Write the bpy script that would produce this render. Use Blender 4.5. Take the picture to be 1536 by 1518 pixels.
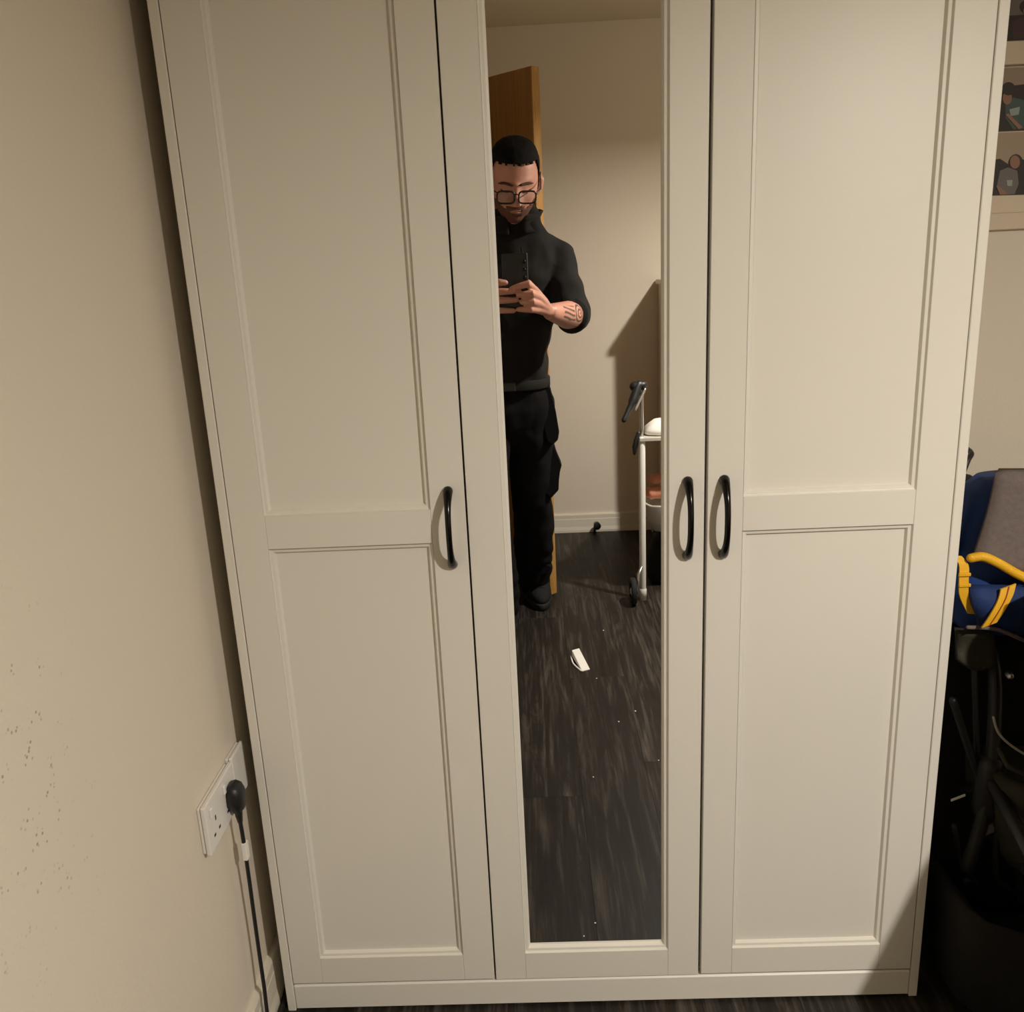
import bpy, bmesh, math, random
from mathutils import Vector, Matrix, Euler, noise
random.seed(7)
scene = bpy.context.scene
C = scene.collection
for o in list(bpy.data.objects): bpy.data.objects.remove(o)

# ------------------------------------------------------------------ camera
FPX, PITCH, YAW, ROLL = 1318.08, 0.270137, -0.0302168, -0.0485114
CAM = Vector((-0.0849, -1.3672, 1.3733))
CX, CY = 763.73, 759.0
cp, sp, cy_, sy_ = math.cos(PITCH), math.sin(PITCH), math.cos(YAW), math.sin(YAW)
F_ = Vector((sy_*cp, cy_*cp, -sp)); X0 = Vector((cy_, -sy_, 0)); U0 = X0.cross(F_)
X_ = math.cos(ROLL)*X0 + math.sin(ROLL)*U0
U_ = -math.sin(ROLL)*X0 + math.cos(ROLL)*U0
cam_data = bpy.data.cameras.new('camera'); cam = bpy.data.objects.new('camera', cam_data); C.objects.link(cam)
cam.matrix_world = Matrix(((X_.x, U_.x, -F_.x, CAM.x), (X_.y, U_.y, -F_.y, CAM.y), (X_.z, U_.z, -F_.z, CAM.z), (0, 0, 0, 1)))
cam_data.sensor_fit = 'HORIZONTAL'; cam_data.sensor_width = 36; cam_data.lens = FPX/1536*36
cam_data.shift_x = (768-CX)/1536; cam_data.clip_start = 0.005; cam_data.clip_end = 50
scene.camera = cam
YM = 0.012                                            # depth of the looking glass behind the door fronts
def P(px, py, y):                                     # a point seen directly, at depth y
    d = F_ + X_*((px-CX)/FPX) - U_*((py-CY)/FPX)
    return CAM + d*((y-CAM.y)/d.y)
def R(px, py, y):                                     # a point seen in the looking glass, really standing at depth y
    p = P(px, py, 2*YM-y); return Vector((p.x, y, p.z))

# ------------------------------------------------------------------ world, light, exposure
w = bpy.data.worlds.new('world'); scene.world = w; w.use_nodes = True
w.node_tree.nodes['Background'].inputs[0].default_value = (0.01, 0.009, 0.008, 1)
scene.view_settings.view_transform = 'Standard'; scene.view_settings.look = 'None'
scene.view_settings.gamma = 1; scene.view_settings.use_curve_mapping = False
scene.view_settings.exposure = 0.0
LAMP = Vector((1.0, -1.5, 1.90))
LAMP_W, LAMP_SIZE, LAMP_COL = 47, 0.065, (1.0, 0.94, 0.855)

# ------------------------------------------------------------------ materials
def nt(m):
    m.use_nodes = True; return m.node_tree
def mat(name, col, rough=0.5, metal=0.0, var=0.0, vscale=6.0, bump=0.0, bscale=300.0, spec=0.5, stretch=(1, 1, 1), coat=0.0, sheen=0.0):
    m = bpy.data.materials.new(name); t = nt(m); b = t.nodes['Principled BSDF']
    b.inputs['Base Color'].default_value = (*col, 1); b.inputs['Roughness'].default_value = rough
    b.inputs['Metallic'].default_value = metal; b.inputs['Specular IOR Level'].default_value = spec
    b.inputs['Coat Weight'].default_value = coat; b.inputs['Sheen Weight'].default_value = sheen
    tc = t.nodes.new('ShaderNodeTexCoord'); mp = t.nodes.new('ShaderNodeMapping'); mp.inputs['Scale'].default_value = stretch
    t.links.new(tc.outputs['Object'], mp.inputs[0])
    n = t.nodes.new('ShaderNodeTexNoise'); n.inputs['Scale'].default_value = vscale; n.inputs['Detail'].default_value = 5
    t.links.new(mp.outputs[0], n.inputs[0])
    mx = t.nodes.new('ShaderNodeMix'); mx.data_type = 'RGBA'
    mx.inputs[6].default_value = (*[c*(1-var) for c in col], 1); mx.inputs[7].default_value = (*[min(1, c*(1+var)) for c in col], 1)
    t.links.new(n.outputs[0], mx.inputs[0]); t.links.new(mx.outputs[2], b.inputs['Base Color'])
    if bump:
        n2 = t.nodes.new('ShaderNodeTexNoise'); n2.inputs['Scale'].default_value = bscale; n2.inputs['Detail'].default_value = 4
        t.links.new(mp.outputs[0], n2.inputs[0])
        bp = t.nodes.new('ShaderNodeBump'); bp.inputs['Strength'].default_value = bump; bp.inputs['Distance'].default_value = 0.002
        t.links.new(n2.outputs[0], bp.inputs['Height']); t.links.new(bp.outputs[0], b.inputs['Normal'])
    return m

def wall_mat(name, col, specks=False):
    m = mat(name, col, rough=0.75, var=0.025, vscale=2.5, bump=0.25, bscale=160, spec=0.25)
    if specks:                                         # a spatter of dirt marks low on the left wall
        t = m.node_tree; b = t.nodes['Principled BSDF']
        src = b.inputs['Base Color'].links[0].from_socket
        tc = t.nodes.new('ShaderNodeTexCoord')
        sx = t.nodes.new('ShaderNodeSeparateXYZ'); t.links.new(tc.outputs['Object'], sx.inputs[0])
        v = t.nodes.new('ShaderNodeTexVoronoi'); v.inputs['Scale'].default_value = 135; t.links.new(tc.outputs['Object'], v.inputs[0])
        v2 = t.nodes.new('ShaderNodeTexNoise'); v2.inputs['Scale'].default_value = 30; v2.inputs['Detail'].default_value = 3; t.links.new(tc.outputs['Object'], v2.inputs[0])
        def rng(sock, a0, a1, b0, b1):
            r = t.nodes.new('ShaderNodeMapRange'); r.interpolation_type = 'SMOOTHSTEP'
            r.inputs[1].default_value = a0; r.inputs[2].default_value = a1; r.inputs[3].default_value = b0; r.inputs[4].default_value = b1
            t.links.new(sock, r.inputs[0]); return r.outputs[0]
        def mul(a, c):
            k = t.nodes.new('ShaderNodeMath'); k.operation = 'MULTIPLY'; t.links.new(a, k.inputs[0]); t.links.new(c, k.inputs[1]); return k.outputs[0]
        k = mul(rng(v.outputs['Distance'], 0.16, 0.34, 1, 0), rng(v2.outputs[0], 0.53, 0.66, 0, 1))
        k = mul(k, rng(sx.outputs['Y'], -0.40, -0.49, 0, 1))
        k = mul(k, rng(sx.outputs['Z'], 1.12, 0.95, 0, 1)); k = mul(k, rng(sx.outputs['Z'], 0.60, 0.80, 0.10, 0.6))
        mx = t.nodes.new('ShaderNodeMix'); mx.data_type = 'RGBA'; mx.inputs[7].default_value = (0.16, 0.13, 0.10, 1)
        t.links.new(k, mx.inputs[0]); t.links.new(src, mx.inputs[6]); t.links.new(mx.outputs[2], b.inputs['Base Color'])
    return m

def wood_mat(name, dark, mid, light, across, along, rough, rnd=True, axis='y', spec=0.5):
    m = bpy.data.materials.new(name); t = nt(m); b = t.nodes['Principled BSDF']
    b.inputs['Roughness'].default_value = rough; b.inputs['Specular IOR Level'].default_value = spec
    tc = t.nodes.new('ShaderNodeTexCoord'); oi = t.nodes.new('ShaderNodeObjectInfo')
    ad = t.nodes.new('ShaderNodeVectorMath'); ad.operation = 'ADD'
    ml = t.nodes.new('ShaderNodeMath'); ml.operation = 'MULTIPLY'; ml.inputs[1].default_value = 37.0
    t.links.new(oi.outputs['Random'], ml.inputs[0]); t.links.new(tc.outputs['Object'], ad.inputs[0])
    if rnd: t.links.new(ml.outputs[0], ad.inputs[1])
    mp = t.nodes.new('ShaderNodeMapping')
    mp.inputs['Scale'].default_value = (across, along, across) if axis == 'y' else (across, across, along)
    t.links.new(ad.outputs[0], mp.inputs[0])
    n = t.nodes.new('ShaderNodeTexNoise'); n.inputs['Scale'].default_value = 1; n.inputs['Detail'].default_value = 9
    n.inputs['Roughness'].default_value = 0.65; n.inputs['Distortion'].default_value = 1.6
    t.links.new(mp.outputs[0], n.inputs[0])
    cr = t.nodes.new('ShaderNodeValToRGB'); e = cr.color_ramp.elements
    e[0].position = 0.32; e[0].color = (*dark, 1); e[1].position = 0.72; e[1].color = (*light, 1)
    k = e.new(0.5); k.color = (*mid, 1)
    mp2 = t.nodes.new('ShaderNodeMapping'); mp2.inputs['Scale'].default_value = (across*5, along*2, across*5) if axis == 'y' else (across*5, across*5, along*2)
    t.links.new(ad.outputs[0], mp2.inputs[0])
    n3 = t.nodes.new('ShaderNodeTexNoise'); n3.inputs['Scale'].default_value = 1; n3.inputs['Detail'].default_value = 4; n3.inputs['Distortion'].default_value = 0.6
    t.links.new(mp2.outputs[0], n3.inputs[0])
    mxn = t.nodes.new('ShaderNodeMix'); mxn.inputs[0].default_value = 0.38; t.links.new(n.outputs[0], mxn.inputs[2]); t.links.new(n3.outputs[0], mxn.inputs[3])
    t.links.new(mxn.outputs[0], cr.inputs[0])
    hv = t.nodes.new('ShaderNodeHueSaturation'); t.links.new(cr.outputs[0], hv.inputs['Color'])
    mr = t.nodes.new('ShaderNodeMapRange'); mr.inputs[3].default_value = 0.85; mr.inputs[4].default_value = 1.15
    t.links.new(oi.outputs['Random'], mr.inputs[0])
    if rnd: t.links.new(mr.outputs[0], hv.inputs['Value'])
    t.links.new(hv.outputs[0], b.inputs['Base Color'])
    bp = t.nodes.new('ShaderNodeBump'); bp.inputs['Strength'].default_value = 0.15; bp.inputs['Distance'].default_value = 0.001
    t.links.new(n.outputs[0], bp.inputs['Height']); t.links.new(bp.outputs[0], b.inputs['Normal'])
    return m

m_wall = wall_mat('cream_wall_paint', (0.74, 0.665, 0.555))
m_wall_l = wall_mat('cream_wall_paint_spattered', (0.74, 0.665, 0.555), True)
m_ceil = wall_mat('ceiling_paint', (0.62, 0.55, 0.42))
m_skirt = mat('skirting_gloss', (0.74, 0.69, 0.58), 0.4, var=0.02)
m_white = mat('wardrobe_foil', (0.76, 0.73, 0.655), 0.42, var=0.02, vscale=3, bump=0.04, bscale=400)
m_floor = wood_mat('dark_vinyl_plank', (0.0085, 0.0065, 0.005), (0.019, 0.015, 0.0118), (0.098, 0.083, 0.068), 20, 1.9, 0.5, spec=0.25)
m_joint = mat('floor_joint', (0.012, 0.010, 0.008), 0.8)
m_oak = wood_mat('oak_veneer', (0.24, 0.105, 0.022), (0.33, 0.15, 0.035), (0.42, 0.21, 0.06), 22, 1.2, 0.45, False, 'z')
m_oak_edge = wood_mat('oak_lipping', (0.30, 0.145, 0.03), (0.42, 0.22, 0.055), (0.52, 0.30, 0.09), 50, 5, 0.5, False, 'z')
m_blackgloss = mat('black_gloss_metal', (0.0015, 0.0013, 0.0013), 0.2, var=0.1, spec=0.35)
m_blackpl = mat('black_plastic', (0.012, 0.011, 0.011), 0.45, var=0.15, vscale=30)
m_whitepl = mat('white_plastic', (0.80, 0.78, 0.73), 0.35, var=0.02)
m_steel = mat('brushed_steel', (0.55, 0.53, 0.50), 0.28, 1.0, var=0.08, vscale=60)
m_rubber = mat('black_rubber', (0.008, 0.008, 0.008), 0.8, var=0.2, vscale=40)
m_shirt = mat('charcoal_jersey', (0.0135, 0.0125, 0.0115), 0.9, var=0.3, vscale=25, bump=0.6, bscale=500, spec=0.12, sheen=0.03)
m_trous = mat('black_canvas', (0.0062, 0.0055, 0.0058), 0.92, var=0.3, vscale=30, bump=0.5, bscale=600, spec=0.15)
m_shoe = mat('black_suede', (0.0035, 0.0035, 0.0035), 0.9, var=0.2, vscale=30)
m_hair = mat('dark_brown_hair', (0.0022, 0.0016, 0.0013), 0.85, spec=0.2, var=0.5, vscale=180, bump=1.0, bscale=350, stretch=(1, 1, 0.4))
m_beard = mat('short_brown_beard', (0.115, 0.045, 0.026), 0.8, var=0.6, vscale=260, bump=1.0, bscale=500)
m_brow = mat('eyebrow_hair', (0.06, 0.026, 0.014), 0.8, var=0.3, vscale=200)
m_lip = mat('lip_skin', (0.29, 0.115, 0.085), 0.5, var=0.1)
m_frameg = mat('dark_acetate', (0.02, 0.008, 0.006), 0.25, var=0.2)
m_blue = mat('royal_blue_nylon', (0.012, 0.047, 0.21), 0.7, var=0.25, vscale=14, bump=0.5, bscale=60)
m_blue_shaded = mat('royal_blue_nylon_shaded', (0.007, 0.026, 0.115), 0.8, var=0.5, vscale=45, bump=0.7, bscale=80)  # same blue nylon as the bag, darkened to put shade into the pocket
m_grey = mat('grey_marl_felt', (0.15, 0.12, 0.11), 0.95, var=0.25, vscale=120, bump=0.4, bscale=500)
m_yellow = mat('yellow_webbing', (0.78, 0.42, 0.01), 0.6, var=0.12, vscale=50, bump=0.4, bscale=400)
m_red = mat('red_stitching', (0.35, 0.03, 0.01), 0.7, var=0.1)
m_blackfab = mat('black_polyester', (0.011, 0.010, 0.008), 0.85, var=0.3, vscale=20, bump=0.5, bscale=300, spec=0.25)
m_olive = mat('dark_olive_mesh', (0.030, 0.026, 0.014), 0.8, var=0.3, vscale=20, bump=0.4, bscale=300)
m_greyl = mat('pale_grey_plastic', (0.50, 0.47, 0.41), 0.5, var=0.05)
m_peach = mat('peach_fleece', (0.62, 0.25, 0.15), 0.9, var=0.15, vscale=40, bump=0.5, bscale=300)
m_paper = mat('white_card', (0.85, 0.83, 0.78), 0.6, var=0.02)
m_lampsh = mat('glowing_fabric_shade', (0.7, 0.6, 0.45), 0.7, var=0.05)
b = m_lampsh.node_tree.nodes['Principled BSDF']; b.inputs['Emission Color'].default_value = (1.0, 0.84, 0.62, 1); b.inputs['Emission Strength'].default_value = 22
m_chest = mat('chest_lacquer', (0.66, 0.58, 0.44), 0.5, var=0.04)

m_mirror = bpy.data.materials.new('silvered_glass'); t = nt(m_mirror); b = t.nodes['Principled BSDF']
b.inputs['Metallic'].default_value = 1; b.inputs['Roughness'].default_value = 0.0; b.inputs['Base Color'].default_value = (0.90, 0.90, 0.885, 1)

m_glass = bpy.data.materials.new('spectacle_lens'); t = nt(m_glass); b = t.nodes['Principled BSDF']
b.inputs['Roughness'].default_value = 0.0; b.inputs['Transmission Weight'].default_value = 1; b.inputs['IOR'].default_value = 1.02
b.inputs['Specular IOR Level'].default_value = 0.5; b.inputs['Coat Weight'].default_value = 0.6; b.inputs['Coat Roughness'].default_value = 0.0

m_diff = bpy.data.materials.new('frosted_diffuser'); t = nt(m_diff); b = t.nodes['Principled BSDF']
b.inputs['Base Color'].default_value = (0.9, 0.85, 0.7, 1); b.inputs['Emission Color'].default_value = (*LAMP_COL, 1); b.inputs['Emission Strength'].default_value = 4

m_skin = mat('skin', (0.50, 0.235, 0.165), 0.5, var=0.14, vscale=22, bump=0.15, bscale=250)
t = m_skin.node_tree; b = t.nodes['Principled BSDF']; b.inputs['Subsurface Weight'].default_value = 0.08
b.inputs['Subsurface Radius'].default_value = (0.01, 0.004, 0.002); b.inputs['Subsurface Scale'].default_value = 0.3
src = b.inputs['Base Color'].links[0].from_socket
at = t.nodes.new('ShaderNodeAttribute'); at.attribute_name = 'tattoo'
mx = t.nodes.new('ShaderNodeMix'); mx.data_type = 'RGBA'; mx.inputs[7].default_value = (0.03, 0.022, 0.018, 1)
t.links.new(at.outputs['Fac'], mx.inputs[0]); t.links.new(src, mx.inputs[6]); t.links.new(mx.outputs[2], b.inputs['Base Color'])

# ------------------------------------------------------------------ helpers
def tag(o, label=None, cat=None, group=None, kind=None):
    if label: o['label'] = label
    if cat: o['category'] = cat
    if group: o['group'] = group
    if kind: o['kind'] = kind
    return o
def thing(name, loc, label=None, cat=None, group=None, kind=None):
    o = bpy.data.objects.new(name, None); C.objects.link(o); o.location = loc; o.empty_display_size = 0.05
    return tag(o, label, cat, group, kind)
def adopt(o, parent):
    if parent is None: return
    o.parent = parent
    if parent.type == 'EMPTY':
        o.matrix_parent_inverse = Matrix.LocRotScale(parent.location, parent.rotation_euler, None).inverted()
def link(name, me, parent=None):
    o = bpy.data.objects.new(name, me); C.objects.link(o); adopt(o, parent); return o
def obj(name, bm, material, parent=None, smooth=False, recalc=True):
    me = bpy.data.meshes.new(name)
    if recalc: bmesh.ops.recalc_face_normals(bm, faces=bm.faces)
    bm.to_mesh(me); bm.free()
    for k in (material if isinstance(material, (list, tuple)) else [material]): me.materials.append(k)
    if smooth: me.polygons.foreach_set('use_smooth', [True]*len(me.polygons))
    return link(name, me, parent)
def nb(): return bmesh.new()
def box(bm, x0, x1, y0, y1, z0, z1, bev=0.0, seg=1, M=None):
    g = bmesh.ops.create_cube(bm, size=1.0); vs = g['verts']
    for v in vs: v.co = Vector(((x0+x1)/2+v.co.x*(x1-x0), (y0+y1)/2+v.co.y*(y1-y0), (z0+z1)/2+v.co.z*(z1-z0)))
    if bev:
        es = list({e for v in vs for e in v.link_edges})
        r = bmesh.ops.bevel(bm, geom=es, offset=bev, segments=seg, affect='EDGES', profile=0.5)
        vs = list({v for f in r['faces'] for v in f.verts} | {v for v in vs if v.is_valid})
    if M is not None: bmesh.ops.transform(bm, matrix=M, verts=vs)
    return bm
def boxo(name, x0, x1, y0, y1, z0, z1, material, parent=None, bev=0.0, seg=1, M=None):
    return obj(name, box(nb(), x0, x1, y0, y1, z0, z1, bev, seg, M), material, parent)
def frame_at(tan, up=Vector((0, 0, 1))):
    tan = tan.normalized()
    if abs(tan.dot(up)) > 0.98: up = Vector((0, 1, 0))
    a = up.cross(tan).normalized(); return a, tan.cross(a).normalized()
def tube(bm, pts, radii, seg=12, cap='round', flat=1.0, up=Vector((0, 0, 1))):
    pts = [Vector(p) for p in pts]; n = len(pts)
    if not isinstance(radii, (list, tuple)): radii = [radii]*n
    tans = [((pts[min(i+1, n-1)]-pts[max(i-1, 0)])) for i in range(n)]
    rings = []
    a, b_ = frame_at(tans[0], up)
    secs = []
    for i in range(n):
        tn = tans[i].normalized(); a = (a - tn*a.dot(tn)).normalized(); b_ = tn.cross(a)
        secs.append((pts[i], a.copy(), b_.copy(), radii[i], tn))
    full = []
    if cap == 'round':
        p, A, B, r, tn = secs[0]
        for k in (80, 55, 28): full.append((p-tn*r*math.sin(math.radians(k)), A, B, r*math.cos(math.radians(k))))
    for p, A, B, r, tn in secs: full.append((p, A, B, r))
    if cap == 'round':
        p, A, B, r, tn = secs[-1]
        for k in (28, 55, 80): full.append((p+tn*r*math.sin(math.radians(k)), A, B, r*math.cos(math.radians(k))))
    for p, A, B, r in full:
        rings.append([bm.verts.new(p + A*(r*math.cos(2*math.pi*j/seg)) + B*(r*flat*math.sin(2*math.pi*j/seg))) for j in range(seg)])
    for i in range(len(rings)-1):
        for j in range(seg): bm.faces.new((rings[i][j], rings[i][(j+1) % seg], rings[i+1][(j+1) % seg], rings[i+1][j]))
    bm.faces.new(rings[0][::-1]); bm.faces.new(rings[-1])
    return bm
def rings_loft(bm, rings):                             # rings: list of lists of points, closed, capped
    vr = [[bm.verts.new(p) for p in r] for r in rings]; n = len(vr[0])
    for i in range(len(vr)-1):
        for j in range(n): bm.faces.new((vr[i][j], vr[i][(j+1) % n], vr[i+1][(j+1) % n], vr[i+1][j]))
    bm.faces.new(vr[0][::-1]); bm.faces.new(vr[-1]); return bm
def ell(cx, cy, cz, rx, ry, seg=28, sq=2.0, tilt=0.0):
    out = []
    for j in range(seg):
        a = 2*math.pi*j/seg; c, s = math.cos(a), math.sin(a)
        k = (abs(c)**sq + abs(s)**sq)**(-1/sq)
        out.append(Vector((cx+rx*c*k, cy+ry*s*k, cz+tilt*ry*s*k)))
    return out
def spline(pts, n=8):
    pts = [Vector(p) for p in pts]; out = []
    for i in range(len(pts)-1):
        p0 = pts[max(i-1, 0)]; p1 = pts[i]; p2 = pts[i+1]; p3 = pts[min(i+2, len(pts)-1)]
        for k in range(n):
            u = k/n; out.append(0.5*((2*p1)+(p2-p0)*u+(2*p0-5*p1+4*p2-p3)*u*u+(3*p1-p0-3*p2+p3)*u**3))
    out.append(pts[-1]); return out
def prism(bm, poly, axis_vec, M=None):                 # extrude a flat polygon (list of Vectors) along axis_vec
    a = [bm.verts.new(p) for p in poly]; b_ = [bm.verts.new(Vector(p)+Vector(axis_vec)) for p in poly]; n = len(a)
    bm.faces.new(a[::-1]); bm.faces.new(b_)
    for i in range(n): bm.faces.new((a[i], a[(i+1) % n], b_[(i+1) % n], b_[i]))
    return bm
def ribbon(bm, pts, width_vec, thick_vec):             # strap: rectangular section swept along pts
    w_ = Vector(width_vec); th = Vector(thick_vec)
    return rings_loft(bm, [[p-w_/2, p+w_/2, p+w_/2+th, p-w_/2+th] for p in [Vector(q) for q in pts]])
def lathe(bm, prof, centre, seg=32, M=None):           # prof: (r, z)
    vr = []; c = Vector(centre)
    for r, z in prof: vr.append([bm.verts.new(c+Vector((r*math.cos(2*math.pi*j/seg), r*math.sin(2*math.pi*j/seg), z))) for j in range(seg)])
    for i in range(len(vr)-1):
        for j in range(seg): bm.faces.new((vr[i][j], vr[i][(j+1) % seg], vr[i+1][(j+1) % seg], vr[i+1][j]))
    return bm
def remeshed(name, bm, voxel, material, parent, smooth_it=3, disp=None):
    me = bpy.data.meshes.new(name+'_raw'); bmesh.ops.recalc_face_normals(bm, faces=bm.faces); bm.to_mesh(me); bm.free()
    o = bpy.data.objects.new(name+'_raw', me); C.objects.link(o)
    r = o.modifiers.new('r', 'REMESH'); r.mode = 'VOXEL'; r.voxel_size = voxel; r.use_smooth_shade = True
    if smooth_it:
        s = o.modifiers.new('s', 'SMOOTH'); s.factor = 0.5; s.iterations = smooth_it
    dg = bpy.context.evaluated_depsgraph_get(); dg.update()
    new = bpy.data.meshes.new_from_object(o.evaluated_get(dg)); new.name = name
    bpy.data.objects.remove(o); bpy.data.meshes.remove(me)
    if disp:
        for v, nn in zip(new.vertices, [v.normal.copy() for v in new.vertices]): v.co += nn*disp(v.co)
    new.materials.clear(); new.materials.append(material)
    new.polygons.foreach_set('use_smooth', [True]*len(new.polygons)); new.update()
    return link(name, new, parent)

# ------------------------------------------------------------------ the room
XL, XR, YB, YF, H = -0.64, 2.55, 0.60, -3.013, 2.40
TW = 0.10
DY0, DY1, DH = -2.725, -1.875, 2.07                    # doorway in the left wall
S = dict(kind='structure')
bm = nb()
box(bm, XL-TW, XL, DY1, YB+TW, 0, H); box(bm, XL-TW, XL, YF-TW, DY0, 0, H); box(bm, XL-TW, XL, DY0, DY1, DH, H)
tag(obj('wall_left', bm, m_wall_l), **S)
tag(boxo('wall_right', XR, XR+TW, YF-TW, YB+TW, 0, H, m_wall), **S)
tag(boxo('wall_back', XL, XR, YB, YB+TW, 0, H, m_wall), **S)
tag(boxo('wall_front', XL, XR, YF-TW, YF, 0, H, m_wall), **S)
tag(boxo('ceiling', XL-1.3, XR+TW, YF-TW, YB+TW, H, H+0.08, m_ceil), **S)
fl = tag(boxo('floor', XL-1.3, XR+TW, YF-TW, YB+TW, -0.06, -0.006, m_joint), **S)
# hallway beyond the doorway
tag(boxo('wall_hall', XL-1.3, XL-1.2, YF-TW, YB+TW, 0, H, m_wall), **S)
tag(boxo('wall_hall_end', XL-1.2, XL-TW, -1.4, -1.3, 0, H, m_wall), **S)
tag(boxo('wall_hall_far', XL-1.2, XL-TW, YF-TW, YF, 0, H, m_wall), **S)
# planks running away from the wardrobe
pw, pl = 0.185, 1.22; cache = {}
cxs = []; x = XL-1.2+0.02
ncol = int((XR-(XL-1.2))/pw)+1
for i in range(ncol):
    x0 = XL-1.2+i*pw; x1 = min(x0+pw, XR)
    yA = YF; yend = YB if x1 > XL-0.02 else -1.4
    off = ((i*0.437) % 1)*pl
    y0 = yA
    first = True
    while y0 < yend-0.01:
        y1 = min(y0 + (off if first and off > 0.15 else pl), yend); first = False
        key = (round(x1-x0, 3), round(y1-y0, 3))
        if key not in cache:
            b2 = nb(); box(b2, -key[0]/2+0.0001, key[0]/2-0.0001, -key[1]/2+0.0001, key[1]/2-0.0001, -0.0055, 0, 0.0005)
            me = bpy.data.meshes.new('plank'); bmesh.ops.recalc_face_normals(b2, faces=b2.faces); b2.to_mesh(me); b2.free(); me.materials.append(m_floor); cache[key] = me
        o = link('plank', cache[key], fl); o.location = ((x0+x1)/2, (y0+y1)/2, 0)
        y0 = y1
# skirting boards
def skirting(name, p0, p1, inward):
    p0 = Vector(p0); p1 = Vector(p1); n = Vector(inward)
    prof = [(0, 0), (0.018, 0), (0.018, 0.012), (0.0145, 0.030), (0.0135, 0.070), (0.0125, 0.072), (0.0125, 0.092), (0.0105, 0.097), (0, 0.097)]
    return tag(obj(name, prism(nb(), [p0+n*a+Vector((0, 0, z)) for a, z in prof], p1-p0), m_skirt), **S)
skirting('baseboard_left', (XL, DY1+0.07, 0), (XL, YB, 0), (1, 0, 0))
skirting('baseboard_front', (XL, YF, 0), (XR, YF, 0), (0, 1, 0))
skirting('baseboard_right', (XR, YF, 0), (XR, YB, 0), (-1, 0, 0))
skirting('baseboard_back', (XL, YB, 0), (XR, YB, 0), (0, -1, 0))
# architrave and lining of the doorway
bm = nb()
box(bm, XL, XL+0.016, DY1, DY1+0.065, 0, DH+0.065, 0.004); box(bm, XL, XL+0.016, DY0-0.065, DY0, 0, DH+0.065, 0.004); box(bm, XL, XL+0.016, DY0, DY1, DH, DH+0.065, 0.004)
tag(obj('trim_1', bm, m_skirt), **S)
bm = nb()
box(bm, XL-TW, XL, DY1-0.018, DY1, 0, DH-0.018); box(bm, XL-TW, XL, DY0, DY0+0.018, 0, DH-0.018); box(bm, XL-TW, XL, DY0, DY1, DH-0.018, DH)
tag(obj('trim_2', bm, m_skirt), **S)
# the open oak door: hinged on the left wall, leading edge out in the room behind the man
lead = Vector((-0.019, -2.115, 0)); hinge = Vector((-0.615, -2.70, 0))
dv = (lead-hinge); dl = dv.length; ang = math.atan2(dv.y, dv.x)
MD = Matrix.Translation(hinge) @ Matrix.Rotation(ang, 4, 'Z')
dr = thing('door_1', hinge, 'open oak veneer door standing ajar behind the man', 'door', kind='structure')
boxo('leaf', 0.0, dl-0.008, -0.02, 0.02, 0.006, 2.055, m_oak, dr, 0.001, M=MD)
boxo('lipping', dl-0.0079, dl, -0.02, 0.02, 0.006, 2.055, m_oak_edge, dr, 0.001, M=MD)
for z in (0.25, 1.05, 1.85): boxo('hinge', -0.012, -0.0005, -0.006, 0.006, z-0.05, z+0.05, m_steel, dr, 0.003, M=MD)
for s in (1, -1):
    bm = nb(); tube(bm, [MD @ Vector((dl-0.06, s*0.021, 1.0)), MD @ Vector((dl-0.06, s*0.06, 1.0)), MD @ Vector((dl-0.075, s*0.066, 1.0)), MD @ Vector((dl-0.17, s*0.066, 1.0))], 0.009, 10)
    h = obj('handle', bm, m_steel, dr, True); h['label'] = 'steel lever handle'

# ------------------------------------------------------------------ wardrobe
W, T = 0.60, 0.0155
HT, DEP = 1.93, 0.55
wd = thing('wardrobe', (0, DEP/2, 0), 'tall off-white three-door wardrobe with a mirror in its middle door', 'wardrobe')
boxo('side_panel', -W, -W+T, 0, DEP, 0, HT, m_white, wd, 0.0012)
boxo('side_panel', W-T, W, 0, DEP, 0, HT, m_white, wd, 0.0012)
boxo('top_panel', -W+T, W-T, 0.0, DEP, HT-0.02, HT, m_white, wd, 0.0008)
boxo('base_panel', -W+T, W-T, 0.021, DEP-0.01, 0.045, 0.060, m_white, wd)
boxo('back_panel', -W+T, W-T, DEP-0.006, DEP, 0.02, HT-0.02, m_white, wd)
boxo('plinth', -W+T+0.0004, W-T-0.0004, 0.0, 0.018, 0.004, 0.0592, m_white, wd, 0.0026)
for x in (-0.196, 0.191): boxo('partition', x-0.008, x+0.008, 0.034, DEP-0.006, 0.06, HT-0.02, m_white, wd)
def moulding(x0, x1, z0, z1, depth, mat_, parent):
    prof = [(0.0, 0.0), (0.0017, 0.34), (0.0023, 0.36), (0.0062, 0.40), (0.0068, 0.44), (0.0094, 0.98), (0.0104, 1.0)]
    bm = nb(); rg = []
    for u, d in prof: rg.append([bm.verts.new((a, d*depth, c)) for a, c in ((x0+u, z0+u), (x1-u, z0+u), (x1-u, z1-u), (x0+u, z1-u))])
    for i in range(len(rg)-1):
        for j in range(4): bm.faces.new((rg[i][j], rg[i][(j+1) % 4], rg[i+1][(j+1) % 4], rg[i+1][j]))
    return obj('moulding', bm, mat_, parent)
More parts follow.
